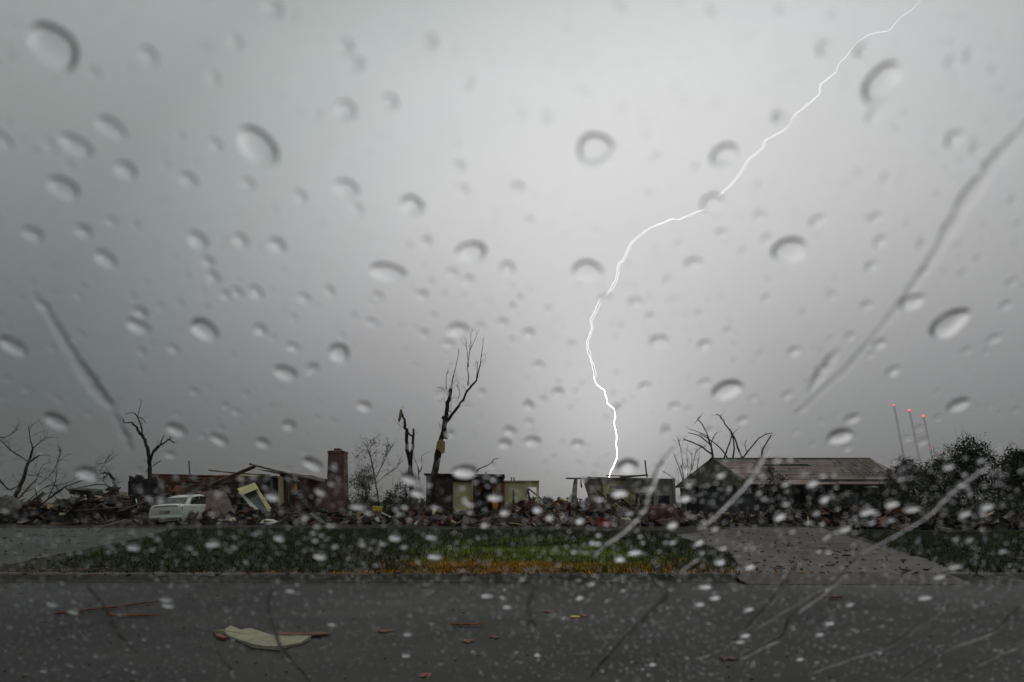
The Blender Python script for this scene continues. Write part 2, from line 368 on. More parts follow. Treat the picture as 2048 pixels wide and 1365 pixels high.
# mud and leaf litter washed against the kerb, plus orange scraps imitating the glow
mb = MB()
for i in range(2600):
    t = R.random(); x = xl(-40) + (xl(1470)-xl(-40))*t; y = KB + .03 + abs(R.gauss(0, .28)); z = R.uniform(.01, .035)
    mb.box((x, y, YARD+z*.3), R.uniform(.02, .09), R.uniform(.015, .05), z, Matrix.Rotation(R.uniform(0, 3.1), 3, 'Z'), R.choice((0, 0, 1, 2)))
for i in range(1500):                                  # torn scraps over lawn and drives
    px_, py_ = R.uniform(-100, 2150), 1056 + 102*R.random()**1.3; q = gnd(px_, py_); z = R.uniform(.005, .03)
    mb.box((q.x, q.y, YARD+.012+z*.4), R.uniform(.02, .03)+.12*R.random()**3, R.uniform(.01, .04), z, Matrix.Rotation(R.uniform(0, 3.1), 3, 'Z') @ Matrix.Rotation(R.gauss(0, .2), 3, 'X'), R.choice((0, 0, 0, 1, 2, 2)))
for i in range(900):  # orange scraps carry the painted glow on over the kerb
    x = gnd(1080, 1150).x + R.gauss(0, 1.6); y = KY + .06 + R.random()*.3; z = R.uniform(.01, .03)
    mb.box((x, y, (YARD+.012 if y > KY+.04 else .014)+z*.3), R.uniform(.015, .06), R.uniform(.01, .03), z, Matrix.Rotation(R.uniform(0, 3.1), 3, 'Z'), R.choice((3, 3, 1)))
tag(mb.build('litter', [mat('litter_dark', (.04, .026, .018), .8), mat('litter_rust', (.13, .05, .018), .8), M_WOOD, mat('litter_orange_glow', (.6, .24, .02), .8)]), 'brown leaf litter and splinters washed along the kerb, with orange scraps imitating a glow of light', kind='stuff')

# ------------------------------------------------------------------ rubble heaps (uncountable filler) and loose boards on them
RUB = [M_DKBR, M_DARK, M_RED, M_WOOD, M_GREYW, M_PALE, M_CREAM, M_WHITE]
RW = [34, 34, 16, 7, 8, 1.5, 1, .5]
def rubble(label, x0, x1, ytop, ybot, Y, n, seed, dY=2.5, wts=RW, big=1.0):
    rnd = random.Random(seed); mb = MB(); X0, X1 = at(x0, 1000, Y).x, at(x1, 1000, Y).x; H = at((x0+x1)/2, ytop, Y).z - YARD
    nb = 26                                             # an uneven mound beneath the pieces
    vs_ = []; fs = []
    for i in range(nb+1):
        for j in range(9):
            u, v = i/nb, j/8; h = H*.72*(math.sin(math.pi*min(1, max(0, u*.96+.02)))**.5)*(math.sin(math.pi*v)**.7)*(.65+.7*mnoise.noise(Vector((u*7, v*3, seed)))*.9+.1)
            vs_.append((X0+(X1-X0)*u, Y-dY/2+dY*v, YARD-.03+max(0, h)))
    for i in range(nb):
        for j in range(8): fs.append((i*9+j, (i+1)*9+j, (i+1)*9+j+1, i*9+j+1))
    mb.poly(vs_, fs, 1)
    for i in range(n):
        u = rnd.random(); v = rnd.random(); env = math.sin(math.pi*min(1, max(0, u*.96+.02)))**.5*math.sin(math.pi*v)**.7
        env *= .55+.6*(mnoise.noise(Vector((u*7, v*3, seed)))+.5)
        z = YARD + H*max(.03, env)*rnd.uniform(.3, 1.02)
        L_ = rnd.choice((rnd.uniform(.12, .4), rnd.uniform(.4, 1.5)*big, rnd.uniform(.4, 1.1)*big)); wd = rnd.uniform(.05, .26)
        if rnd.random() < .12: L_, wd = rnd.uniform(.4, 1.2)*big, rnd.uniform(.3, .8)
        a = rnd.uniform(0, 6.28); d = Vector((math.cos(a), math.sin(a), rnd.gauss(.05, .4))).normalized(); c = Vector((X0+(X1-X0)*u, Y-dY/2+dY*v, z))
        if (c-d*L_/2).z < YARD: c.z = YARD + abs(d.z)*L_/2 + .03
        plank_mb(c-d*L_/2, c+d*L_/2, wd, rnd.uniform(.02, .06), seed*1000+i, mb, rnd.choices(range(8), wts)[0], rnd.uniform(-1.4, 1.4))
    return tag(mb.build('rubble', RUB), label, kind='stuff')
rubble('dark heap of splintered timber at the left edge', -260, 160, 985, 1050, 31, 460, 1)
rubble('low rubble heap left of the white car', 120, 300, 980, 1050, 31.5, 380, 2)
rubble('collapsed timber behind the white car', 250, 560, 972, 1050, 32.8, 620, 3, dY=1.8, big=1.5)
rubble('red brown rubble in front of the brick chimney', 420, 700, 1018, 1052, 31, 420, 4)
rubble('rubble between the shrubs and the torn brown house', 690, 880, 1020, 1054, 31, 320, 5)
rubble('brown rubble in front of the torn brown house', 850, 1010, 1022, 1056, 30, 380, 6)
rubble('red brown heap in front of the cream wall', 990, 1170, 1000, 1058, 30.5, 520, 7, wts=[20, 10, 40, 12, 6, 6, 5, 1])
rubble('rubble filling the front of the roofless cream house', 1140, 1360, 1004, 1058, 30.5, 480, 8)
rubble('low far rubble seen through the gap', 1082, 1180, 996, 1030, 60, 260, 9)
rubble('dark rubble in front of the hip roofed house', 1350, 1620, 1025, 1066, 31, 420, 10, wts=[26, 34, 10, 10, 16, 2, 1, 1])
rubble('dark rubble and brush under the right-hand trees', 1600, 1860, 1015, 1070, 29, 460, 11, wts=[26, 30, 14, 10, 14, 3, 1, 1])
rubble('dark heap at the right edge beneath the trees', 1830, 2280, 1020, 1072, 27, 460, 12, wts=[26, 34, 8, 10, 16, 3, 1, 1])
rubble('scattered low debris before the left house', 60, 900, 1040, 1056, 28.6, 260, 13, dY=1.2, big=.7)
rubble('low dark debris strip before the right-hand trees', 1700, 2300, 1046, 1074, 24.0, 260, 15, dY=1.4, wts=[26, 34, 8, 10, 16, 3, 1, 1])
rubble('scattered low debris before the right houses', 850, 1750, 1048, 1066, 27.0, 260, 14, dY=1.2, big=.7)

# ------------------------------------------------------------------ left: wrecked brick house
def jag(x0, x1, y, amp, n, seed):
    r = random.Random(seed); return [(x0+(x1-x0)*i/n, y + r.uniform(-amp, amp)) for i in range(n+1)]
h = thing('wrecked_house', 'roofless dark brick house between the white car and the chimney', 'house', (at(450, 1040, 34).x, 34, YARD))
YB = 1052
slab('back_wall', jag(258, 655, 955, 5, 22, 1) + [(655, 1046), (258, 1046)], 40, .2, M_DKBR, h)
slab('wall', jag(256, 312, 956, 7, 7, 2) + [(312, YB), (256, YB)], 34, .2, M_DARK, h)
slab('wall', jag(372, 430, 964, 5, 6, 3) + [(432, YB), (370, YB)], 34.2, .2, M_DKBR, h)
slab('wall', jag(520, 552, 955, 4, 4, 4) + [(556, YB), (522, YB)], 33.6, .2, M_DARK, h)
slab('wall', [(560, 948), (604, 957), (652, 966), (655, YB), (636, YB), (636, 985), (612, 985), (612, YB), (562, YB)], 33.4, .22, M_BRICK, h)
slab('wall', [(612, 1012), (636, 1012), (636, YB), (612, YB)], 33.45, .2, M_BRICK, h)
slab('stud', [(556, 952), (566, 954), (568, 1020), (557, 1020)], 33.2, .1, M_PALE, h)
slab('stud', [(540, 958), (545, 958), (547, 1015), (541, 1015)], 33.3, .1, M_GREYW, h)
slab('torn_panel', [(588, 970), (593, 968), (596, 985), (590, 990)], 33.2, .05, M_ORANGE, h)
slab('curtain', [(601, 974), (608, 972), (610, 1004), (602, 1006)], 33.3, .05, M_TEAL, h)
slab('ceiling', [(300, 953), (520, 950), (520, 966), (300, 968)], 36.5, 1.4, M_RED, h)
for k, (x0, y0, x1, y1, Y0, Y1, wd, m) in enumerate([
    (498, 928, 655, 966, 33.0, 33.0, .12, M_WOOD), (300, 950, 430, 953, 35, 35, .16, M_RED), (418, 941, 540, 951, 34.5, 35, .14, M_WOOD), (440, 950, 560, 955, 35, 34, .14, M_PALE),
    (470, 948, 474, 1000, 35, 35, .12, M_RED), (352, 950, 356, 1000, 35, 35, .12, M_DKBR), (330, 956, 520, 962, 34.4, 34.4, .2, M_RED), (520, 950, 600, 962, 33.4, 33.2, .12, M_GREYW), (310, 948, 318, 962, 34, 34, .1, M_GREYW), (378, 922, 380, 956, 36, 36, .05, M_GREYW), (576, 956, 578, 1008, 33.1, 33.1, .08, M_GREYW)]):
    board('rafter', None, None, (x0, y0), (x1, y1), Y0, Y1, wd, m, .06, h)
mb = MB()                                              # tilted remnant of roof behind the raking board
mb.poly([at(510, 934, 33.2), at(650, 966, 33.2), at(650, 958, 39), at(540, 938, 39)], [(0, 1, 2, 3)]); mb.poly([p + Vector((0, 0, -.12)) for p in (at(510, 934, 33.2), at(650, 966, 33.2), at(650, 958, 39), at(540, 938, 39))], [(3, 2, 1, 0)])
mb.build('roof_remnant', M_DKBR, h)

ch = thing('chimney', 'tall brick chimney left standing at the end of the wrecked house', 'chimney', (at(670, 1045, 32).x, 32, YARD))
def tower_mb(lev, Y, dep):                             # stack of rectangular sections given as (py, x0, x1, front inset)
    mb = MB(); v = []
    for py, x0, x1, ins in lev:
        a, b = at(x0, py, Y), at(x1, py, Y); v += [(a.x, Y+ins, a.z), (b.x, Y+ins, a.z), (b.x, Y+dep-ins, a.z), (a.x, Y+dep-ins, a.z)]
    n = len(lev); fs = [(0, 1, 2, 3), tuple((n-1)*4+j for j in (3, 2, 1, 0))]
    for i in range(n-1): fs += [(i*4+j, i*4+4+j, i*4+4+(j+1) % 4, i*4+(j+1) % 4) for j in range(4)]
    mb.poly(v, fs); return mb
s = tower_mb([(1052, 652, 689, 0), (1000, 653, 688.5, 0), (962, 654, 688, 0), (906, 656, 687, .02)], 32, .85).build('stack', M_CHIM, ch)
c = tower_mb([(906.5, 655, 688, -.03), (902, 655.5, 687.5, -.03), (901, 659, 684, .06)], 32, .85).build('cap', M_CHIM, ch)
tower_mb([(902, 666, 678, .2), (896.5, 666, 677.5, .2)], 32, .85).build('flue', M_CHIM, c)
slab('shoulder', [(634, 970), (653, 962), (653, 1052), (634, 1052)], 32.1, .6, M_CHIM, ch)

# ------------------------------------------------------------------ white car: rear three-quarter view, partly buried
def make_car():
    base = gnd(346, 1050); t = thing('parked_car', 'white sedan seen from behind, half buried in house debris', 'car', (0, 0, 0))
    P = Matrix.Translation((0, 0, 0)); paint = mat('white_car_paint', (.66, .66, .60), .3, .08, 2, 0, spec=.5)
    glass = mat('car_glass', (.02, .022, .024), .08, .2, 3, 0, spec=.6); rub = mat('tyre_rubber', (.018, .018, .018), .85, .2, 9)
    def loft(st, name, m, parent=t):                   # stations along y: (y, [(x,z)...] half section from bottom to top)
        mb = MB(); k = len(st[0][1]); v = []
        for y, sec in st:
            full = [(-x, z) for x, z in sec[::-1]] + list(sec)
            v += [(x, y, z) for x, z in full]
        K = 2*k; fs = []
        for i in range(len(st)-1): fs += [(i*K+j, (i+1)*K+j, (i+1)*K+j+1, i*K+j+1) for j in range(K-1)] + [(i*K+K-1, (i+1)*K+K-1, (i+1)*K, i*K)]
        fs += [tuple(range(K)), tuple((len(st)-1)*K + j for j in range(K))[::-1]]
        mb.poly(v, fs); o = mb.build(name, m, parent, True)
        md = o.modifiers.new('edge', 'EDGE_SPLIT'); md.split_angle = rad(38); return o
    def low(hw, zb, zt, cr=.03): return [(hw*.55, zb), (hw*.93, zb+.03), (hw, zb+.2), (hw*1.01, (zb+zt)/2+.05), (hw*.97, zt-.06), (hw*.9, zt-.01), (hw*.45, zt+cr)]
    loft([(-2.28, low(.70, .36, .88)), (-2.22, low(.80, .28, .98)), (-2.0, low(.86, .24, 1.03)), (-1.2, low(.885, .22, 1.0)), (0, low(.89, .22, .97)), (1.0, low(.885, .22, .95)), (1.7, low(.86, .22, .88)), (2.15, low(.78, .26, .76)), (2.3, low(.66, .32, .62))], 'body', paint)
    cab = [(-1.78, .80, 1.0, .74), (-1.2, .78, 1.36, .60), (-.7, .77, 1.45, .57), (.1, .77, 1.46, .57), (.55, .78, 1.38, .59), (1.25, .8, .98, .72)]
    cst = [(y, [(hb, .93), (hb*.985, .96 + .0*zt), (hr + (hb-hr)*.12, max(.97, zt-.08)), (hr*.9, max(.98, zt-.015)), (hr*.45, zt+.01)]) for y, hb, zt, hr in cab]
    loft(cst, 'cabin', paint)
    def quad(name, pts, m, parent=t):
        mb = MB(); mb.poly(pts, [(0, 1, 2, 3)]); p = [Vector(q) for q in pts]; n = (p[1]-p[0]).cross(p[2]-p[0]).normalized()*.012
        mb.poly([q-n for q in p], [(3, 2, 1, 0)]); mb.poly([q for a in range(4) for q in (p[a], p[a]-n)], [(0, 1, 3, 2), (2, 3, 5, 4), (4, 5, 7, 6), (6, 7, 1, 0)])
        return mb.build(name, m, parent)
    quad('rear_window', [(-.66, -1.735, 1.06), (.66, -1.735, 1.06), (.55, -1.255, 1.345), (-.55, -1.255, 1.345)], glass)
    for sx in (1, -1):
        q = [(sx*.80, -1.42, 1.02), (sx*.785, -.35, 1.0), (sx*.63, -.42, 1.37), (sx*.655, -1.08, 1.33)]; quad('side_window', q if sx > 0 else q[::-1], glass)
        q = [(sx*.79, -.28, 1.0), (sx*.80, .85, .99), (sx*.655, .45, 1.33), (sx*.63, -.33, 1.38)]; quad('side_window', q if sx > 0 else q[::-1], glass)
        lm = mat('tail_lamp', (.35, .03, .025), .25, .2, 4, 0, spec=.6); q = [(sx*.56, -2.27, .74), (sx*.825, -2.19, .74), (sx*.825, -2.17, .90), (sx*.56, -2.245, .92)]; quad('tail_lamp', q if sx > 0 else q[::-1], lm)
        for y in (-1.38, 1.38):
            wb = MB()
            prof = [(.2, -.1), (.30, -.11), (.325, -.06), (.325, .06), (.30, .11), (.2, .1)]; n = 20; v = []
            for i in range(n):
                a = 2*math.pi*i/n; v += [(sx*.82+x*1.0, y+math.cos(a)*r_, .325+math.sin(a)*r_) for r_, x in prof]
            fs = [(i*6+j, i*6+j+1, ((i+1) % n)*6+j+1, ((i+1) % n)*6+j) for i in range(n) for j in range(5)]
            wb.poly(v, fs); wh = wb.build('wheel', rub, t, True)
            rb = MB(); xo = sx*.90; v = [(xo, y, .325)] + [(sx*(.925 if i % 2 else .89), y+math.cos(2*math.pi*i/14)*.205, .325+math.sin(2*math.pi*i/14)*.205) for i in range(14)]
            rb.poly(v, [(0, 1+i, 1+(i+1) % 14) for i in range(14)]); rb.build('rim', M_GALV, wh)
            ab = MB(); ab.tube([(sx*.86, y+math.cos(a)*.37, .325+math.sin(a)*.37) for a in [rad(d) for d in range(0, 181, 15)]], [.035]*13, 5); ab.build('wheel_arch', M_DARK, t, True)
    quad('plate', [(-.26, -2.295, .62), (.26, -2.295, .62), (.26, -2.285, .76), (-.26, -2.285, .76)], mat('muddy_plate', (.22, .17, .09), .6, .4, 9, 0))
    bm_ = MB(); bm_.tube([(-.8, -2.16, .46), (-.6, -2.28, .46), (0, -2.33, .46), (.6, -2.28, .46), (.8, -2.16, .46)], [.09]*5, 8); bm_.build('bumper', paint, t, True)
    bm_ = MB(); bm_.tube([(-.6, -2.255, .955), (0, -2.275, .97), (.6, -2.255, .955)], [.018]*3, 6); bm_.build('boot_trim', M_DARK, t, True)
    t.location = base + Vector((-.5, 2.2, -.08)); t.rotation_euler = (rad(1.5), rad(-2.5), rad(1)); t.scale = (.97, .97, 1.04)
    PINV.pop(t.name, None)
make_car()

# ------------------------------------------------------------------ centre: torn brown house with cream rooms
Yc = 33.5
h = thing('torn_house', 'brown roofless house with cream inner walls beneath the tall split tree', 'house', (at(940, 1045, Yc).x, Yc, YARD))
slab('wall', [(852, 951), (905, 950), (905, 1048), (852, 1048)], Yc, .2, M_DKBR, h)
slab('wall', [(905, 950), (946, 950), (946, 964), (905, 964)], Yc, .2, M_DKBR, h)
slab('wall', [(946, 950), (1008, 951), (1008, 966), (946, 966)], Yc, .2, M_DARK, h)
slab('wall', [(905, 1022), (946, 1022), (946, 1048), (905, 1048)], Yc, .2, M_DARK, h)
slab('post', [(1001, 966), (1009, 966), (1009, 1048), (1001, 1048)], Yc-.05, .25, M_RED, h)
slab('roof_edge', [(848, 947), (1009, 949), (1009, 953), (848, 951)], Yc-.15, 3.5, M_DARK, h)
pn = slab('cream_panel', [(905, 964), (946, 964), (946, 1022), (905, 1022)], Yc+.12, .1, M_CREAM, h)
slab('trim', [(941, 966), (945, 966), (945, 1021), (941, 1021)], Yc+.06, .06, M_PALE, pn); slab('trim', [(906, 966), (909, 966), (909, 1021), (906, 1021)], Yc+.06, .06, M_WHITE, pn)
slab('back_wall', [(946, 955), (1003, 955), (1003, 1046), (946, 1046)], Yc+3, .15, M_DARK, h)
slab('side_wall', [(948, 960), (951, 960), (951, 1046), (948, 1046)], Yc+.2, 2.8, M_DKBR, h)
slab('torn_sheet', [(978, 962), (988, 958), (996, 966), (1002, 962), (1000, 996), (992, 990), (986, 998), (984, 974)], Yc+.6, .05, M_INSUL, h)
slab('torn_sheet', [(984, 1004), (993, 1000), (997, 1010), (993, 1021), (986, 1018)], Yc-.3, .05, M_ORANGE, h)
slab('torn_sheet', [(953, 962), (968, 968), (962, 986), (955, 992)], Yc+.5, .05, mat('rust_sheet', (.22, .1, .03), .8), h)
cw = slab('cream_wall', [(1008, 963), (1078, 963), (1078, 975), (1053, 975), (1053, 1012), (1029, 1014), (1029, 980), (1025, 979), (1025, 1014), (1008, 1014)], Yc+.1, .12, M_CREAM, h)
slab('cream_wall', [(1073, 975), (1078, 975), (1078, 1012), (1073, 1012)], Yc+.1, .12, M_CREAM, h)
slab('cream_wall', [(1008, 1014), (1078, 1012), (1078, 1046), (1008, 1046)], Yc+.1, .12, M_DKBR, h)
slab('jamb', [(1052, 974), (1055, 974), (1055, 1012), (1052, 1012)], Yc+.04, .16, M_PALE, h)
slab('cap_rail', [(1006, 961.5), (1079, 961.5), (1079, 964), (1006, 964)], Yc, .25, M_PALE, h)
slab('stud', [(1025, 979), (1029, 979), (1029, 1016), (1025, 1016)], Yc+.3, .1, M_DKBR, h)
board('stud', None, None, (1055, 978), (1062, 1012), Yc+.5, Yc+.5, .13, M_RED, .08, h); board('stud', None, None, (1056, 977), (1084, 1000), Yc+.6, Yc+.3, .1, M_RED, .06, h)
for x in (1023, 1028, 972): slab('vent_pipe', [(x-1.2, 955), (x+1.2, 955), (x+1.2, 963), (x-1.2, 963)] if x > 1000 else [(x-1, 944), (x+1, 944), (x+1, 951), (x-1, 951)], Yc+.4, .07, M_DARK, h)

# centre right: roofless cream house
Yd = 34
h = thing('roofless_house', 'roofless cream house with beams on top, in front of the lightning strike', 'house', (at(1260, 1045, Yd).x, Yd, YARD))
slab('wall', [(1206, 957), (1240, 955), (1240, 1048), (1206, 1048)], Yd, .18, mat('dirty_cream', (.55, .49, .29), .7, .4, 1.6), h)
slab('wall', [(1166, 959), (1206, 957), (1206, 1048), (1180, 1048), (1176, 990)], Yd+.1, .18, mat('tan_brown', (.22, .16, .11), .75, .5, 2), h)
slab('wall', [(1240, 955), (1310, 957), (1310, 986), (1240, 984)], Yd+.02, .18, mat('olive_grey', (.34, .31, .22), .75, .45, 1.6), h)
slab('wall', [(1240, 984), (1272, 985), (1268, 1048), (1240, 1048)], Yd+.04, .18, mat('tan_room', (.36, .28, .15), .7, .45, 2), h)
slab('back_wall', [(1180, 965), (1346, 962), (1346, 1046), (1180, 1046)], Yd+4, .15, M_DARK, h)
slab('wall', [(1310, 957), (1349, 958), (1352, 1046), (1345, 1046), (1340, 992), (1318, 990), (1316, 1046), (1308, 1046)], Yd+.05, .2, mat('grey_green_wall', (.25, .24, .2), .8, .45, 2), h)
slab('corner_post', [(1344, 957), (1350, 958), (1354, 1045), (1348, 1045)], Yd-.05, .2, M_GREYW, h)
slab('opening_trim', [(1220, 972), (1262, 974), (1262, 979), (1220, 977)], Yd-.05, .06, M_DARK, h)
slab('brick_skirt', [(1180, 1022), (1310, 1024), (1310, 1048), (1180, 1048)], Yd-.15, .15, M_BRICK, h)
slab('panel', [(1208, 975), (1218, 975), (1219, 1044), (1209, 1044)], Yd-.06, .05, M_CREAM, h)
slab('panel', [(1216, 1018), (1236, 1016), (1238, 1040), (1217, 1042)], Yd-.3, .04, M_CREAM, h)
for a in [(1132, 957, 1230, 961, .1, M_GREYW), (1175, 955, 1250, 958, .09, M_WOOD), (1212, 952, 1296, 951, .14, M_DKBR), (1240, 955, 1296, 950, .1, M_GREYW), (1290, 921, 1294, 956, .05, M_DARK), (1250, 958, 1350, 959, .12, M_GREYW), (1162, 960, 1163, 976, .08, M_DARK), (1182, 972, 1200, 1000, .1, M_PALE), (1190, 975, 1222, 1006, .07, M_WOOD), (1258, 990, 1300, 1040, .08, M_GREYW)]:
    board('beam', None, None, a[:2], a[2:4], Yd-.1, Yd-.1, a[4], a[5], .07, h)
o = slab('standing_post', [(1149, 957), (1155, 957), (1153, 1018), (1140, 1018)], 33, .3, M_GREYW); tag(o, 'thick splintered post standing alone left of the cream house', 'post')
o = slab('standing_post', [(1140, 990), (1144, 989), (1140, 1018), (1136, 1018)], 32.8, .12, M_WHITE); tag(o, 'thin white post leaning beside the thick splintered one', 'post')

# right: hip roofed house with stripped roof boards
h = thing('hip_roofed_house', 'dark house with a stripped hip roof of bare reddish boards', 'house', (at(1600, 1040, 42).x, 42, YARD))
Ye, Yr = 41.0, 45.5
RL, RR, EL, EM, ER = at(1424, 918, Yr), at(1742, 923, Yr), at(1372, 988, 46.5), at(1502, 970, Ye), at(1836, 968, Ye)
ER = Vector((ER.x, Ye, EM.z)); EL = Vector((EL.x, 49.5, EM.z)); EM = Vector((EM.x, Ye, EM.z)); RR = Vector((RR.x, Yr, RL.z))
EBR = Vector((ER.x, 50, EM.z))
def plate(name, pts, th, m, parent):
    n = (pts[1]-pts[0]).cross(pts[2]-pts[0]).normalized()*th; k = len(pts); mb = MB()
    mb.poly([*pts, *[p-n for p in pts]], [tuple(range(k)), tuple(range(2*k-1, k-1, -1))] + [(i, i+k, (i+1) % k+k, (i+1) % k) for i in range(k)]); return mb.build(name, m, parent)
plate('roof', [EM, ER, RR, RL], .1, M_DARK, h)
plate('hip_face', [EL, EM, RL], .1, M_MOSS, h); plate('hip_face', [ER, EBR, RR], .1, M_MOSS, h); plate('roof', [EL, RL, RR, EBR], -.1, M_DARK, h)
rows = 12; nn = (ER-EM).cross(RL-EM).normalized()
for i in range(rows):
    t0, t1 = i/rows, (i+.9)/rows
    l0, l1, r0, r1 = EM.lerp(RL, t0), EM.lerp(RL, t1), ER.lerp(RR, t0), ER.lerp(RR, t1)
    c0 = 0
    while c0 < 1:
        c1 = min(1, c0 + R.uniform(.16, .4)); miss = R.random() < (.05 if c0 < .6 else .26)
        if c1 > .94: c1 = 1
        if not miss:
            up_ = nn*R.uniform(.03, .07); g = .004
            q = [l0.lerp(r0, c0+g)+up_, l0.lerp(r0, c1-g)+up_, l1.lerp(r1, c1-g)+up_*R.uniform(.8, 1.3), l1.lerp(r1, c0+g)+up_]
            plate('roof_board', q, .03, R.choice((M_ROOFB, M_ROOFB, M_ROOFB, M_ROOFB, M_ROOFB, M_GREYW)) if i < rows-1 else M_SHING, h)
        c0 = c1
for i in range(9):                                     # rafters laid bare at the broken end
    t0 = .76 + i*.026; a = l0.lerp(r0, t0) + nn*.12; b = EM.lerp(ER, t0-.06).lerp(a, .25) + nn*.14
    plank_mb(a, b, .09, .05, i).build('rafter', M_GREYW, h)
board('hip_board', None, None, (1424, 917), (1376, 986), 45.5, 48.5, .2, M_DARK, .08, h)
a, b = at(1378, 986, 46), at(1500, 972, 41.1)
mb = MB(); z0 = YARD
for p0, p1 in ((Vector((EL.x+.3, 48.9, 0)), Vector((EM.x+.4, Ye+.5, 0))), (Vector((EM.x+.4, Ye+.5, 0)), Vector((EM.x+3.2, Ye+.5, 0))), (Vector((EM.x+5.6, Ye+.5, 0)), Vector((EM.x+8.4, Ye+.5, 0))), (Vector((EM.x+9.6, Ye+.5, 0)), Vector((ER.x-.4, Ye+.5, 0)))):
    m = MB(); d = Vector((0, .2, 0)); zt = EM.z-.05
    v = [Vector((p.x, p.y, z)) + e for e in (Vector(), d) for p, z in ((p0, z0), (p1, z0), (p1, zt), (p0, zt))]
    m.poly(v, [(0, 1, 2, 3), (7, 6, 5, 4), (0, 4, 5, 1), (1, 5, 6, 2), (2, 6, 7, 3), (3, 7, 4, 0)]); m.build('wall', mat('dark_grey_wall', (.055, .055, .06), .8, .5, 1.5) if p0.x < EM.x+3 else M_DKBR, h)
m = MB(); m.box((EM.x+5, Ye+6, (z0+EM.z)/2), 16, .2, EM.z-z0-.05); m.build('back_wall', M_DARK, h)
for k, (x0, x1, y0, y1) in enumerate([(1535, 1560, 990, 1015), (1690, 1716, 988, 1016)]):
    wn = slab('window', [(x0, y0), (x1, y0), (x1, y1), (x0, y1)], Ye+.44, .05, M_TEAL, h)
    slab('frame', [(x0-1.5, y0-1.5), (x1+1.5, y0-1.5), (x1+1.5, y0), (x0-1.5, y0)], Ye+.42, .06, M_GREYW, wn)

# ------------------------------------------------------------------ loose boards and sheets one can pick out
B = [('long pale plank jutting up over the wrecked house', (418, 972), (510, 933), 33, 33.4, .26, M_WOOD),
 ('long red brown beam sloping behind the white car', (268, 1010), (400, 972), 32.6, 33.5, .22, M_RED),
 ('red brown beam lying level above the white car', (380, 972), (500, 963), 33, 33.4, .2, M_RED),
 ('short dark beam across the boot of the white car', (236, 1024), (338, 988), 27.3, 27.9, .22, M_DKBR),
 ('brown beam lowest of three over the white car', (300, 1002), (430, 982), 32, 33, .15, M_WOOD),
 ('pale board lying at the left foot of the white car', (195, 1056), (252, 1040), 26.4, 27.4, .3, M_GREYW),
 ('white board flat on the ground below the fallen panels', (436, 1047), (495, 1048), 28.3, 28.3, .22, M_WHITE),
 ('long pale beam on the rubble before the cream wall', (948, 1056), (1042, 1036), 28.4, 29.6, .42, M_CREAM),
 ('red brown plank end on the heap before the cream wall', (1036, 1050), (1092, 1034), 28.4, 29.2, .34, M_RED),
 ('splintered yellow board standing out of the red heap', (1122, 1034), (1131, 1058), 28, 28, .3, M_CREAM),
 ('narrow splinter beside the yellow board on the red heap', (1114, 1036), (1119, 1058), 28, 28, .12, M_PALE),
 ('pale plank lying under the right-hand trees', (1756, 1062), (1858, 1074), 24.5, 24.3, .32, M_GREYW),
 ('short pale plank propped on the one under the trees', (1700, 1050), (1768, 1070), 25.5, 25, .2, M_PALE),
 ('thin pale board on the grass at the right edge', (1955, 1074), (2042, 1084), 22.5, 22, .16, M_WHITE),
 ('white board lying at the far right beside the kerb', (1988, 1158), (2060, 1140), 12.6, 13.2, .14, M_WHITE),
 ('grey board on the ground left of the split tree', (740, 1058), (808, 1042), 28.4, 30, .3, M_GREYW),
 ('white board leaning in the rubble right of the chimney', (752, 1036), (768, 1056), 29, 28.6, .16, M_WHITE),
 ('short white board in the rubble below the yellow bin', (764, 1026), (792, 1040), 30, 29.6, .18, M_WHITE),
 ('tan board among the rubble before the brown house', (836, 1052), (912, 1040), 29, 29.6, .26, M_WOOD),
 ('slanting pale board leaning at the corner of the cream house', (1348, 1010), (1368, 1046), 31.5, 30.8, .1, M_PALE),
 ('bluish strip lying before the cream house', (1262, 1052), (1312, 1054), 27, 27, .12, M_BLUE),
 ('dark board raised at the broken left treeline', (30, 1005), (72, 960), 30, 31, .26, M_RED),
 ('long dark board slanting from the left rubble', (40, 1022), (88, 985), 30, 30.5, .2, M_DKBR)]
for lb, p0, p1, Y0, Y1, wd, m in B: board('loose_board', lb, 'board', p0, p1, Y0, Y1, wd, m, .06)
HEAPS = [('the heap at the left edge', -20, 150, 1010, 30), ('the low heap left of the white car', 140, 285, 1008, 30.3), ('the rubble at the chimney foot', 560, 700, 1034, 29.8), ('the rubble below the shrubs', 700, 850, 1036, 30), ('the rubble before the brown house', 860, 1000, 1036, 29.2),
 ('the red heap before the cream wall', 1010, 1150, 1030, 29.4), ('the rubble of the roofless cream house', 1160, 1340, 1034, 29.6), ('the rubble before the hip roofed house', 1370, 1600, 1040, 30), ('the brush heap under the trees', 1640, 1840, 1042, 28)]
ORD = ('leftmost', 'second', 'third', 'fourth', 'fifth', 'sixth', 'last')
for hn, x0, x1, y, Y in HEAPS:
    xs = sorted(R.uniform(x0, x1) for k in range(7))
    for k, x in enumerate(xs):
        a = R.uniform(-.5, .9) * R.choice((-1, 1)); L_ = R.uniform(14, 34); yy = y + R.uniform(-10, 12); cn, m = R.choice((('dark brown', M_DKBR), ('reddish', M_RED), ('grey', M_GREYW), ('brown', M_WOOD), ('black', M_DARK)))
        board('splintered_board', cn + ' board end, ' + ORD[k] + (' of seven' if k == 0 else ' from the left') + ' in ' + hn, 'board', (x, yy), (x+L_*math.cos(a), yy-L_*abs(math.sin(a))*.7), Y+R.uniform(-.6, .4), Y+R.uniform(-.6, .6), R.uniform(.1, .24), m, .05, group='board ends in ' + hn)
board('loose_board', 'grey roof wedge jutting left from the low heap', 'board', (138, 982), (206, 986), 30.8, 31.4, .5, M_GREYW, .12, roll=.5)
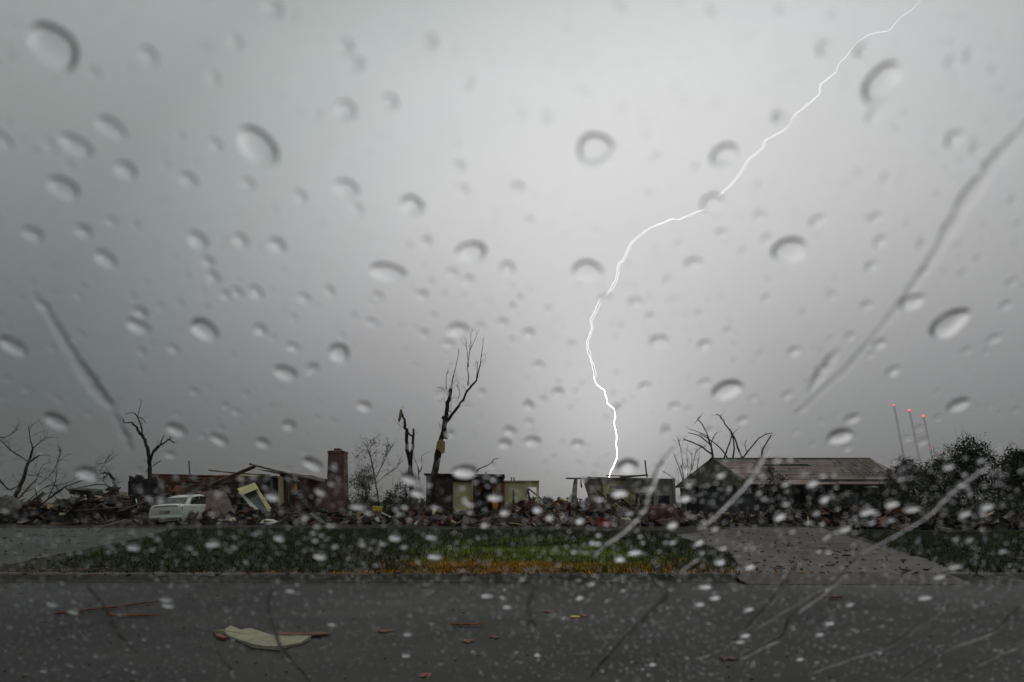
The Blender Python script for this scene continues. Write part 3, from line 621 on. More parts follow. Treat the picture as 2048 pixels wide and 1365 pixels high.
board('loose_board', 'dark board lying low in front of the left heap', 'board', (150, 1030), (262, 1022), 29.6, 30, .5, M_DKBR, .08, roll=1.0)
# leaning brick-patterned panels and the fallen door frame
fp = thing('leaning_cladding', 'pinkish brown cladding panel leaning against the white car', 'panel', (at(432, 1038, 30.2).x, 30.2, YARD))
M_CLAD = mat('pinkish_cladding', (.17, .12, .10), .8, .3, 3)
def lean(pts, Y0, Y1, th, name, m, parent=None):       # first two outline points are the top edge, at distance Y1
    ys = [p[1] for p in pts]; y0, y1 = min(ys), max(ys)
    fr = [at(x, y, Y0 + (Y1-Y0)*(y1-y)/(y1-y0)) for x, y in pts]; n = len(fr); nn_ = Vector((0, th, 0)); mb = MB()
    mb.poly(fr + [p+nn_ for p in fr], [tuple(range(n)), tuple(range(2*n-1, n-1, -1))] + [(i, i+n, (i+1) % n+n, (i+1) % n) for i in range(n)]); return mb.build(name, m, parent)
lean([(396, 984), (424, 983), (446, 1038), (418, 1044)], 30, 30.9, .06, 'leaf', M_CLAD, fp); lean([(425.5, 983), (450, 984), (472, 1034), (448, 1039)], 30.05, 30.95, .06, 'leaf', M_CLAD, fp)
df = thing('door_frame', 'cream door with dark glass toppled at an angle in the wreck', 'door', (at(520, 1040, 31).x, 31, YARD))
lean([(474, 978), (508, 966), (516, 978), (484, 990)], 30.9, 31.4, .1, 'head_rail', M_CREAM, df)
lean([(476, 984), (487, 988), (541, 1044), (528, 1046)], 30.6, 31.4, .1, 'stile', M_WHITE, df)
lean([(505, 970), (512, 974), (556, 1040), (548, 1044)], 30.65, 31.4, .1, 'stile', M_CREAM, df)
lean([(487, 988), (514, 978), (548, 1038), (536, 1040)], 30.7, 31.45, .03, 'glass', M_TEAL, df)
def chunk(name, label, cat, px, Y, sx, sy, sz, m, seed, lift=0):
    r = random.Random(seed); mb = MB(); p = at(*px, Y); n = 9; rows_ = []
    for k, (s_, zz) in enumerate(((1, 0), (1.05, .35), (.8, .8), (.35, 1))):
        rows_ += [Vector((p.x + math.cos(a)*sx/2*s_*r.uniform(.75, 1.2), Y + math.sin(a)*sy/2*s_*r.uniform(.8, 1.2), p.z + lift + sz*zz*r.uniform(.85, 1.1) - (0 if k else .03))) for a in [2*math.pi*i/n for i in range(n)]]
    fs = [tuple(range(n))[::-1], tuple(3*n+i for i in range(n))] + [(k*n+i, k*n+(i+1) % n, k*n+n+(i+1) % n, k*n+n+i) for k in range(3) for i in range(n)]
    mb.poly(rows_, fs); return tag(mb.build(name, m), label, cat)
chunk('crumpled_sheet', 'pale crumpled sheet on the ground below the toppled door', 'sheet', (538, 1050), 28.3, 1.0, .6, .26, M_WHITE, 1)
chunk('crumpled_sheet', 'small yellowish scrap on the rubble below the leaning panels', 'sheet', (464, 1044), 28.8, .35, .3, .2, M_CREAM, 2)
chunk('crumpled_sheet', 'cream lump of debris before the roofless cream house', 'sheet', (1250, 1050), 28, .7, .4, .32, mat('grey_cream', (.35, .34, .26), .8), 3)
chunk('crumpled_sheet', 'pale grey lump beside the drive before the hip roofed house', 'sheet', (1346, 1058), 27, .6, .4, .3, M_GREYW, 4)
chunk('crumpled_sheet', 'pale bluish sheet flat on the lawn edge by the red box', 'sheet', (1196, 1072), 25.4, .5, .4, .1, M_WHITE, 5)
chunk('brick_pile', 'dark red slumped pile of brick at the right end of the cream house', 'bricks', (1325, 1050), 29, 1.9, 1.0, .95, M_BRICK, 6)
chunk('rag', 'beige sheet draped over the debris at the far left edge', 'sheet', (12, 1026), 28, 1.2, .5, .8, M_GREYW, 7)
# red box and yellow bin
t = thing('red_box', 'small red box on its side before the roofless cream house', 'box', gnd(1212, 1068))
p = at(1212, 1060, 25.6); rt = Matrix.Rotation(.35, 3, 'Z') @ Matrix.Rotation(.15, 3, 'Y')
m = MB(); m.box((p.x, p.y, YARD+.15), .5, .35, .26, rt, jit=.06); m.build('tub', M_REDP, t); m = MB(); m.box((p.x, p.y, YARD+.31), .56, .4, .05, rt, jit=.05); m.build('lid', M_REDP, t)
m = MB(); m.box((p.x+.35, p.y-.2, YARD+.1), .25, .03, .18, rt, jit=.1); m.build('flap', M_WHITE, t)
t = thing('yellow_bin', 'yellow tub in the rubble at the foot of the leafy sapling', 'tub', at(753, 1035, 31)); p = at(753, 1033, 31)
m = MB(); m.tube([p, p+Vector((.02, 0, .3)), p+Vector((.03, 0, .46))], [.2, .25, .27], 10); m.build('tub', M_YELLOW, t, True)
m = MB(); m.tube([p+Vector((.03, 0, .45)), p+Vector((.035, 0, .5))], [.3, .3], 10); m.build('rim', M_YELLOW, t)

# ------------------------------------------------------------------ trees
bare_tree('broken_tree', 'tall split tree with upright bare branches and debris caught in it', 32,
  ([(855, 1050), (858, 1000), (868, 945), (878, 900), (886, 860), (893, 825), (897, 800), (902, 778)], 7.5, 3.2),
  [([(884, 835), (895, 840), (908, 824), (925, 800), (938, 778), (950, 765), (955, 752)], 3.4, 1.5), ([(955, 752), (959, 735), (963, 712), (967, 675)], 1.3, .4),
   ([(936, 772), (937, 750), (935, 735), (940, 700), (942, 668)], 1.2, .35), ([(940, 700), (950, 680), (957, 660)], .6, .25), ([(937, 735), (934, 700), (931, 683)], .8, .3), ([(953, 756), (955, 735), (954, 722)], .8, .4),
   ([(898, 795), (903, 770), (910, 740), (918, 705)], 1.4, .35), ([(900, 775), (893, 790), (886, 778), (873, 775)], .8, .3), ([(893, 780), (892, 760), (894, 744)], .8, .3),
   ([(870, 1000), (872, 950), (882, 900), (886, 868), (890, 848)], 4.2, 2), ([(892, 848), (899, 840), (896, 828)], 1.2, .6), ([(901, 825), (893, 815), (890, 800)], .8, .3), ([(902, 825), (903, 790), (906, 765)], .5, .25), ([(916, 798), (920, 785), (912, 770)], .7, .3)],
  twig=.32, tl=.75, seed=4, tr=.011)
o = tag(slab('caught_sheet', [(874, 884), (882, 878), (890, 884), (889, 905), (884, 908), (872, 896)], 31.8, .12, M_INSUL), 'tan scrap of insulation caught in the fork of the tall split tree', 'insulation')
o = tag(slab('caught_sheet', [(886, 864), (894, 862), (899, 872), (894, 879), (888, 878)], 31.7, .1, M_INSUL), 'smaller tan scrap caught just above the other in the tall tree', 'insulation')
bare_tree('broken_tree', 'snapped forked trunk with peeled top left of the tall split tree', 31.5,
  ([(826, 1050), (824, 1000), (822, 950), (820, 930), (815, 890), (811, 860), (810, 845), (803, 822)], 6.5, 2.2),
  [([(821, 925), (826, 895), (827, 858)], 4, 2), ([(811, 858), (818, 868), (825, 874)], 2, 1.6), ([(806, 832), (801, 830), (797, 840)], 1.6, 1), ([(838, 960), (836, 935), (832, 925), (828, 915)], 1.4, .5), ([(838, 945), (844, 935), (843, 912)], 1.2, .5), ([(812, 855), (800, 852), (788, 838)], .6, .25)], twig=.22, tl=.5, seed=5)
o = tag(slab('torn_bark', [(796, 842), (800, 818), (805, 822), (802, 838), (798, 846)], 31.4, .06, mat('peeled_wood', (.36, .2, .11), .8)), 'peeled orange strip hanging from the snapped trunk top', 'bark')
bare_tree('broken_tree', 'bent black tree rising behind the left wreck', 34,
  ([(301, 1040), (301, 990), (300, 950), (299, 915), (293, 890), (285, 872), (276, 862), (270, 852), (262, 845)], 4.6, 1.4),
  [([(299, 928), (306, 905), (314, 895), (326, 888), (338, 880), (349, 887)], 2.6, 1), ([(308, 905), (318, 895), (324, 880), (328, 870)], 1.6, .6), ([(338, 881), (341, 874)], .9, .7), ([(291, 882), (284, 872), (283, 856), (274, 832), (265, 826), (250, 829)], 1.8, .5), ([(275, 834), (280, 815), (283, 802)], .7, .25), ([(262, 845), (249, 846), (247, 838)], 1.2, .8), ([(274, 834), (285, 838), (292, 848)], 1, .3), ([(306, 933), (318, 924), (322, 921)], 1, .6), ([(297, 938), (290, 945)], 1, .6)], twig=.22, tl=.45, seed=6)
bare_tree('broken_tree', 'snapped stump with a crooked arm in the left rubble', 31.5,
  ([(244, 1040), (240, 1010), (235, 985), (226, 960), (218, 946)], 4, 2.2),
  [([(220, 948), (210, 946), (198, 948)], 2.4, 1.4), ([(200, 946), (208, 930), (222, 920)], .6, .25), ([(238, 990), (215, 972), (190, 970), (160, 976), (132, 978)], 1.4, .5), ([(215, 972), (206, 960), (213, 950)], .7, .3)], twig=.5, tl=.6, seed=7)
bare_tree('broken_tree', 'shattered leaning tree at the left edge', 30,
  ([(18, 1045), (30, 1000), (45, 962), (55, 930), (66, 898)], 5, 1.8),
  [([(55, 928), (68, 918), (80, 910)], 2.2, 1.4), ([(66, 898), (60, 875), (57, 855)], 1, .35), ([(66, 896), (80, 885), (92, 876)], 1, .3), ([(54, 922), (35, 910), (18, 898), (0, 880), (-15, 868)], 1.4, .5), ([(0, 875), (18, 872), (35, 860)], .9, .3), ([(45, 965), (20, 980), (0, 960), (-20, 930)], 2, .8), ([(48, 985), (70, 975), (105, 945), (120, 910), (117, 900)], 1, .3), ([(60, 1000), (90, 975), (130, 968), (165, 950)], 1, .3), ([(70, 1005), (100, 985), (115, 1000), (135, 1010)], .9, .3)], twig=.7, tl=.75, seed=8)
bare_tree('fallen_limb', 'tangle of bare fallen limbs between the left edge and the crooked stump', 31,
  ([(60, 1030), (95, 1000), (130, 975), (165, 962), (205, 956)], 2.2, .8), [([(95, 1000), (110, 965), (114, 935)], 1.2, .3), ([(130, 975), (150, 990), (190, 985), (230, 972)], 1.3, .4), ([(80, 1012), (70, 970), (85, 930)], 1.1, .3), ([(165, 962), (180, 940), (210, 925)], .9, .3), ([(120, 985), (100, 960), (60, 950)], 1, .3)], twig=.9, tl=.8, seed=18, cat='limb')
bare_tree('broken_tree', 'grey uprooted tree splayed behind the ridge of the hip roof', 52,
  ([(1428, 1000), (1428, 960), (1426, 915), (1418, 880), (1408, 855), (1395, 838)], 3, .9),
  [([(1396, 840), (1390, 846)], .8, .4), ([(1395, 838), (1403, 832)], .7, .4), ([(1425, 910), (1400, 892), (1376, 882), (1368, 880)], 1.8, .9), ([(1418, 888), (1398, 872), (1376, 866)], 1.4, .6), ([(1414, 872), (1395, 864), (1378, 858)], 1, .4),
   ([(1422, 900), (1424, 880), (1434, 865)], 1.3, .5), ([(1484, 918), (1476, 895), (1466, 870), (1450, 848), (1440, 832), (1432, 830)], 2, .8), ([(1440, 838), (1443, 829)], .8, .5), ([(1448, 918), (1458, 890), (1464, 868)], 1.8, 1), ([(1466, 918), (1468, 890), (1462, 865)], 1.8, 1), ([(1456, 918), (1440, 896), (1420, 880), (1400, 868)], 1.5, .7), ([(1486, 916), (1500, 898), (1515, 880), (1530, 870), (1545, 867)], 1.7, .6), ([(1523, 916), (1525, 900), (1534, 885), (1542, 870)], 2, 1), ([(1494, 906), (1490, 890), (1493, 880)], .8, .4), ([(1466, 868), (1476, 858)], .8, .3)], M_BARK2, twig=.35, tl=.7, seed=9, tr=.014)
bare_tree('bare_bush', 'spindly bare bush with few leaves left of the hip roof', 44,
  ([(1372, 1040), (1370, 985), (1366, 950), (1362, 930)], 1.8, .8), [([(1370, 980), (1360, 940), (1350, 915)], 1.2, .4), ([(1372, 985), (1382, 940), (1384, 905)], 1.2, .4), ([(1374, 990), (1392, 945), (1398, 915)], 1.1, .4), ([(1370, 990), (1350, 960), (1328, 945)], .9, .3), ([(1372, 985), (1376, 940), (1372, 900)], 1, .3), ([(1384, 940), (1392, 905), (1404, 895)], .8, .3), ([(1366, 930), (1362, 900), (1358, 888)], .8, .3)], M_BARK2, twig=1.0, tl=.9, seed=10, cat='bush')
bare_tree('leaning_branch', 'lone crooked branch sticking up from the roof of the brown house', 34, ([(952, 946), (960, 937), (972, 933), (983, 926), (988, 919), (997, 917)], 1.2, .5), [([(986, 922), (986, 927)], .6, .4)], twig=.1, tl=.2, seed=11, cat='branch')
def sapling():
    t = bare_tree('leafy_sapling', 'thin sapling with sparse leaves right of the brick chimney', 31.5, ([(763, 1048), (757, 1000), (751, 965), (745, 930), (738, 905), (732, 890)], 2, .7),
      [([(750, 960), (762, 935), (775, 910), (782, 896)], 1, .3), ([(745, 930), (740, 900), (748, 880)], .8, .3), ([(738, 905), (728, 900), (715, 912)], .6, .25), ([(752, 968), (772, 950), (795, 935), (798, 920)], .7, .25), ([(763, 930), (772, 905), (776, 880)], .6, .25)], twig=.9, tl=.6, seed=12)
    rnd = random.Random(2); cl = [(at(x, y, 31.5), r_*pxm(x, y, 31.5), .4, r_*pxm(x, y, 31.5)) for x, y, r_ in ((735, 890, 16), (722, 910, 12), (752, 885, 14), (772, 888, 12), (748, 905, 14), (770, 910, 10), (708, 912, 6), (775, 930, 8))]
    leaves_mb(cl, 330, .05, rnd).build('foliage', M_LEAF2, t)
sapling()
leafy('evergreen_shrub', 'dark bushy shrub beside the brick chimney', 32.5, [(722, 970, 24, 30), (718, 1005, 30, 30), (735, 960, 16, 26), (742, 1010, 18, 26)], 4200, .055, M_LEAF2, 21, cat='shrub', twig=5)
leafy('evergreen_shrub', 'dark shrub at the foot of the snapped forked trunk', 33.5, [(800, 985, 24, 20), (815, 965, 14, 16), (790, 1015, 34, 24), (830, 1010, 22, 26)], 3600, .06, M_LEAF, 22, cat='shrub', twig=4)
TG = 'trees at the right edge'
leafy('oak_tree', 'tallest rounded tree at the right, with a flat leafy top', 31, [(1938, 905, 34, 26), (1915, 930, 36, 26), (1965, 920, 28, 24), (1940, 955, 44, 30), (1925, 985, 50, 30)], 9000, .075, M_LEAF, 31, group=TG, twig=6)
leafy('oak_tree', 'tree at the right frame edge with bare twigs on top', 29, [(2030, 920, 26, 18), (2060, 930, 30, 26), (2020, 945, 30, 24), (2050, 975, 50, 40), (2010, 985, 36, 30)], 8000, .075, M_LEAF, 32, group=TG, twig=9)
leafy('oak_tree', 'lower rounded tree beside the broken roof end', 37, [(1815, 935, 22, 18), (1800, 955, 24, 20), (1840, 955, 26, 20), (1822, 980, 44, 26)], 6000, .08, M_LEAF2, 33, group=TG, twig=3)
leafy('oak_tree', 'tree filling the gap beneath the radio masts', 34, [(1872, 945, 28, 22), (1890, 930, 18, 16), (1870, 975, 44, 28), (1895, 1005, 40, 26)], 6500, .078, M_LEAF2, 34, group=TG, twig=4)
leafy('oak_tree', 'tangled dark brush low at the right edge', 27, [(1990, 1020, 50, 30), (2060, 1025, 40, 34), (1930, 1030, 44, 24), (2140, 1000, 50, 50)], 7000, .07, M_LEAF, 35, cat='brush', twig=8)
leafy('evergreen_shrub', 'brush growing against the eave of the hip roofed house', 36, [(1545, 955, 18, 22), (1560, 985, 30, 26), (1530, 990, 26, 22)], 2600, .07, M_DLEAF, 36, cat='shrub', twig=6)
leafy('evergreen_shrub', 'dark brush before the hip roofed house wall', 33, [(1650, 1010, 40, 26), (1600, 1025, 34, 20), (1705, 1020, 40, 24)], 4200, .065, M_LEAF, 37, cat='shrub', twig=6)
leafy('evergreen_shrub', 'dark brush between the drive and the roof eave end', 30, [(1775, 1010, 36, 30), (1820, 1025, 40, 24), (1750, 1030, 30, 18)], 4600, .065, M_LEAF, 38, cat='shrub', twig=6)
# far belt of trees on the horizon
rnd = random.Random(5); mb = MB(); cl = []
for i in range(120):
    x = -260 + i*4.6 + rnd.uniform(-2, 2); Y = rnd.uniform(190, 240); rr = rnd.uniform(.7, 2.0); cl.append((Vector((x, Y, rr*.6)), rr*1.6, rr, rr*.75))
leaves_mb(cl, 16000, .6, rnd, mb); tag(mb.build('treeline', M_LEAF2), 'low dark belt of distant trees along the horizon', kind='stuff')

# ------------------------------------------------------------------ radio masts
M_LAMP = emit_mat('red_beacon', (1, .14, .1), 1.7)
M_LAMP2 = emit_mat('dim_red_beacon', (1, .2, .14), .6)
M_MAST = mat('mast_steel', (.22, .13, .12), .6, .3, .05, 0)
def mast(label, xt, yt, Y, lampy, s0):
    top = at(xt, yt, Y); t = thing('radio_mast', label, 'radio mast', (top.x, Y, YARD), 'radio masts with red beacons')
    H = top.z; wd = 1.0; legs = [(wd*math.cos(a), wd*math.sin(a)) for a in (.5, 2.6, 4.7)]
    for lx, ly in legs:
        m = MB(); m.tube([(top.x+lx, Y+ly, 0), (top.x+lx, Y+ly, H)], [.16, .16], 5); m.build('mast_leg', M_MAST, t)
    br = MB(); n = int(H/6)
    for i in range(n):
        for k in range(3):
            a, b = legs[k], legs[(k+1) % 3]; z0, z1 = H*i/n, H*(i+1)/n
            br.tube([(top.x+a[0], Y+a[1], z0), (top.x+b[0], Y+b[1], z1)], [.08, .08], 3); br.tube([(top.x+a[0], Y+a[1], z1), (top.x+b[0], Y+b[1], z1)], [.08, .08], 3)
    br.build('lattice', M_MAST, t)
    for j, ly in enumerate([yt] + lampy):
        z = at(xt, ly, Y).z; r = s0 if j == 0 else s0*.75; m = MB()
        m.tube([(top.x, Y, z-r), (top.x, Y, z-r*.5), (top.x, Y, z+r*.5), (top.x, Y, z+r)], [r*.4, r, r, r*.35], 8); m.build('beacon', M_LAMP if j == 0 else M_LAMP2, t, True)
mast('leftmost and tallest of three red lit radio masts', 1788, 811, 650, [882], 1.0)
mast('middle one of three red lit radio masts', 1819, 821, 690, [888], 1.35)
mast('rightmost and shortest of three red lit radio masts', 1847, 832, 730, [897], 1.5)

# ------------------------------------------------------------------ litter on the road and lawn
def flat(name, label, cat, pp, z, m, th=.012, curl=.0, seed=1):
    r = random.Random(seed); P = [gnd(x, y, z) for x, y in pp]; n = len(P); mb = MB(); c = sum(P, Vector())/n
    top_ = [p + Vector((0, 0, th + curl*r.random())) for p in P]
    mb.poly(P + top_ + [c + Vector((0, 0, th+.01))], [tuple(range(n))[::-1]] + [(i, (i+1) % n, (i+1) % n+n, i+n) for i in range(n)] + [(n+i, n+(i+1) % n, 2*n) for i in range(n)]); return tag(mb.build(name, m), label, cat)
M_CARD = mat('torn_board', (.30, .275, .19), .8, .2, 5, .1)
flat('torn_sheet', 'pale torn sheet of board lying on the wet road', 'sheet', [(425, 1264), (448, 1267), (460, 1258), (470, 1266), (500, 1262), (540, 1275), (580, 1280), (622, 1279), (600, 1290), (585, 1292), (560, 1301), (530, 1299), (505, 1296), (480, 1284), (455, 1276), (448, 1270)], .004, M_CARD, .015, .02)
flat('bark_strip', 'brown strip of bark touching the torn sheet on the road', 'bark', [(550, 1268), (600, 1269), (640, 1265), (664, 1268), (640, 1273), (590, 1274), (556, 1273)], .012, M_RED, .006, .012, 2)
flat('bark_strip', 'ragged brown edge of bark left under the torn sheet', 'bark', [(428, 1270), (440, 1272), (455, 1279), (446, 1281), (434, 1277)], .004, M_RED, .012, .01, 3)
def stick(label, p0, p1, r, m, name='stick'):
    a, b = gnd(*p0, r), gnd(*p1, r); n = 6; mb = MB()
    mb.tube([a.lerp(b, i/n) + Vector((R.gauss(0, .01), R.gauss(0, .01), abs(R.gauss(0, .006)))) for i in range(n+1)], [r*(1-.08*i) for i in range(n+1)], 6); tag(mb.build(name, m), label, 'stick')
stick('longer of two brown sticks on the left of the road', (108, 1229), (325, 1203), .018, M_RED)
stick('shorter reddish stick below the long one on the road', (212, 1231), (320, 1231), .016, mat('rust_wood', (.24, .085, .03), .7))
stick('thin brown stick on the road right of the torn sheet', (902, 1249), (970, 1249), .014, mat('rust_wood', (0, 0, 0)))
stick('thin dark twig on the right-hand drive', (1530, 1130), (1560, 1138), .02, M_DARK)
stick('long dark stick at the mouth of the right-hand drive', (1645, 1196), (1685, 1195), .02, M_RED)
LV = mat('wet_leaf_rust', (.16, .06, .025), .6, .3, 9, 0)
for lb, x, y, wd, m in (('rust coloured leaf clump on the road right of the torn sheet', 772, 1263, 32, LV), ('small rust leaf on the road below the thin stick', 935, 1283, 26, LV), ('reddish leaf nearest the middle of the road', 988, 1275, 22, LV),
    ('yellow leaf on the middle of the road', 1150, 1234, 22, M_YELLOW), ('rust leaf touching the yellow one on the road', 1168, 1232, 20, LV), ('small brown leaf left of the yellow one', 1093, 1224, 20, M_RED), ('pale yellow board scrap on the lawn by the kerb', 1170, 1127, 40, M_PALE), ('dark red leaf low on the right side of the road', 1455, 1318, 40, M_RED), ('brown leaf at the bottom of the road', 850, 1352, 34, M_RED)):
    z = .004 if y > 1165 else YARD+.04; flat('fallen_leaf', lb, 'leaf' if 'leaf' in lb else 'scrap', [(x+math.cos(a)*wd/2*R.uniform(.45, 1.1), y+math.sin(a)*wd*.13*R.uniform(.3, 1.3)) for a in [-2*math.pi*i/9 for i in range(9)]], z, m, .003, .007, x)
mb = MB()                                              # specks of wet grit and splinters
for i in range(800):
    x, y = R.uniform(-14, 14), R.uniform(4, KY-.1); mb.box((x, y, .006), R.uniform(.006, .035), R.uniform(.004, .011), .006, Matrix.Rotation(R.uniform(0, 3.1), 3, 'Z'), R.choice((0, 0, 0, 1)))
tag(mb.build('grit', [M_DKBR, M_RED]), 'splinters and grit strewn over the wet road', kind='stuff')

# ------------------------------------------------------------------ lightning
def bolt():
    Y = 500
    main = [(1850, -8), (1822, 22), (1800, 35), (1778, 62), (1735, 70), (1712, 86), (1695, 110), (1677, 128), (1672, 144), (1640, 168), (1637, 190), (1608, 215), (1590, 228), (1578, 250), (1565, 262), (1528, 281)]
    mid = [(1528, 281), (1524, 296), (1510, 308), (1496, 318), (1484, 338), (1470, 358), (1455, 375), (1440, 388), (1424, 400), (1408, 420), (1385, 427), (1357, 440), (1343, 438), (1322, 447), (1295, 458), (1270, 478), (1258, 490), (1246, 520), (1236, 528), (1234, 545), (1230, 562), (1212, 590), (1198, 600), (1190, 622), (1180, 640), (1183, 660), (1173, 682), (1174, 700), (1184, 730), (1188, 755)]
    low = [(1188, 755), (1194, 770), (1209, 781), (1214, 806), (1228, 818), (1231, 836), (1228, 845), (1233, 870), (1232, 890), (1234, 910), (1230, 925), (1222, 942), (1218, 960), (1220, 990)]
    t = thing('lightning_bolt', 'bright forked lightning bolt striking behind the roofless cream house', 'lightning', (at(1220, 988, Y).x, Y, 0))
    r = random.Random(3)
    def ch(name, pp, r0, r1, m, j=1.2, dx=0):
        fine = []
        for (x0, y0), (x1, y1) in zip(pp, pp[1:]):
            k = max(2, int(math.hypot(x1-x0, y1-y0)/7))
            for i in range(k): u = i/k; fine.append((x0+(x1-x0)*u + (r.uniform(-j, j) if i else 0) + dx, y0+(y1-y0)*u + (r.uniform(-j, j) if i else 0)))
        fine.append((pp[-1][0]+dx, pp[-1][1])); n = len(fine); mb = MB(); s = pxm(1100, 700, Y)
        mb.tube([at(x, y, Y) for x, y in fine], [(r0+(r1-r0)*i/(n-1))*s for i in range(n)], 5); mb.build(name, m, t)
    e1 = emit_mat('bolt_upper', (1, .97, 1), 1.7); e2 = emit_mat('bolt_middle', (1, .97, 1), 1.9); e3 = emit_mat('bolt_lower', (.97, .94, 1), 14); e4 = emit_mat('bolt_faint', (.95, .93, 1), .62)
    ch('channel', main, .4, .45, e1); ch('channel', mid, .34, .5, e2); ch('channel', low, .3, .55, e3)
    ch('reflected_double', mid, .28, .35, e2, 1.6, 4.0); ch('reflected_double', main[8:], .25, .28, e1, 1.4, 3.0)  # offset glowing copies stand in for the bolt's reflected double in the glass
    ch('branch', [(1183, 750), (1170, 765), (1155, 783), (1145, 803), (1135, 818), (1134, 835), (1118, 860), (1100, 880), (1088, 900), (1084, 925)], .45, .3, e4, 2.2)
    ch('branch', [(1231, 889), (1222, 889), (1214, 888)], .5, .3, e4)
bolt()

# ------------------------------------------------------------------ rain haze over the whole place
mb = MB(); mb.box((0, 0, 369), 1900, 1900, 742)
hm = bpy.data.materials.new('rain_haze'); hm.use_nodes = True; t = hm.node_tree; t.nodes.clear()
v = t.nodes.new('ShaderNodeVolumePrincipled'); v.inputs['Color'].default_value = (.94, .93, .935, 1); v.inputs['Density'].default_value = .0003; v.inputs['Anisotropy'].default_value = .2
oo = t.nodes.new('ShaderNodeOutputMaterial'); t.links.new(v.outputs[0], oo.inputs['Volume'])
tag(mb.build('haze', hm), 'thin grey rain haze filling the air', kind='stuff')

# ------------------------------------------------------------------ the car windscreen the photograph is taken through, beaded with rain
RAKE = rad(32); DG = .22
gn = Vector((0, math.sin(RAKE), math.cos(RAKE))); gu = Vector((1, 0, 0)); gv = Vector((0, -math.cos(RAKE), math.sin(RAKE)))   # outward normal, across, up the slope
G0 = CAM + Vector((0, DG, 0))
def gl(px, py):
    d = ray(px, py); return CAM + d*((G0-CAM).dot(gn)/d.dot(gn))
ws = thing('windscreen', 'rain beaded car windscreen that the whole view is seen through', 'windscreen', G0)
GB = Matrix((gu, gv, gn)).transposed()
def glass_pt(u, v_, n_): return G0 + gu*u + gv*v_ + gn*n_
tm = bpy.data.materials.new('windscreen_glass'); tm.use_nodes = True; t = tm.node_tree; t.nodes.clear()
tb = t.nodes.new('ShaderNodeBsdfTransparent'); tb.inputs[0].default_value = (.985, .987, .986, 1); oo = t.nodes.new('ShaderNodeOutputMaterial'); t.links.new(tb.outputs[0], oo.inputs[0])
U0, U1, V0, V1 = -.66, .62, -.58, .27
m = MB(); m.box(glass_pt((U0+U1)/2, (V0+V1)/2, -.0035), U1-U0, V1-V0, .005, GB); m.build('pane', tm, ws)
M_SEAL = mat('black_seal', (.012, .012, .013), .6, .2, 20, 0)
for a, b, c_, d_ in ((U0-.03, U1+.03, V1, V1+.03), (U0-.03, U1+.03, V0-.03, V0), (U0-.03, U0, V0, V1), (U1, U1+.03, V0, V1)):
    m = MB(); m.box(glass_pt((a+b)/2, (c_+d_)/2, -.003), b-a, d_-c_, .016, GB); m.build('seal', M_SEAL, ws)
wm = bpy.data.materials.new('rain_water'); wm.use_nodes = True; t = wm.node_tree; t.nodes.clear()
gb = t.nodes.new('ShaderNodeBsdfGlass'); gb.inputs['IOR'].default_value = 1.33; gb.inputs['Roughness'].default_value = 0; oo = t.nodes.new('ShaderNodeOutputMaterial'); t.links.new(gb.outputs[0], oo.inputs[0])
def drop_mb(mb, c, ru, rv, ang, hr, rnd, rings, seg, P=2.0, org=None):
    """a bead of water sitting on the glass at c: radii ru x rv turned by ang, dome height hr*min radius"""
    ca, sa = math.cos(ang), math.sin(ang); H = hr*min(ru, rv); ph = [rnd.uniform(0, 6.28) for _ in range(3)]; am = [rnd.uniform(0, .10), rnd.uniform(0, .06), rnd.uniform(0, .035)]
    org = org or Vector(); v = []
    def pt(rho, th, z):
        w_ = 1 + sum(am[k]*math.sin((k+2)*th+ph[k]) for k in range(3))*rho
        x, y = math.cos(th)*rho*ru*w_, math.sin(th)*rho*rv*w_
        return c - org + gu*(x*ca-y*sa) + gv*(x*sa+y*ca) + gn*(z+.0004)
    v.append(pt(0, 0, H))
    for i in range(1, rings+1):
        rho = math.sin(math.pi/2*i/rings); z = H*max(0, 1-rho**P)
        v += [pt(rho, 2*math.pi*j/seg, z) for j in range(seg)]
    fs = [(0, 1+j, 1+(j+1) % seg) for j in range(seg)]
    for i in range(rings-1): fs += [(1+i*seg+j, 1+(i+1)*seg+j, 1+(i+1)*seg+(j+1) % seg, 1+i*seg+(j+1) % seg) for j in range(seg)]
    o = len(v); v += [v[1+(rings-1)*seg+j] for j in range(seg)]                       # own rim for the flat foot, so it stays flat shaded
    fs.append(tuple(o+j for j in range(seg))[::-1])
    mb.poly(v, [f[::-1] for f in fs])
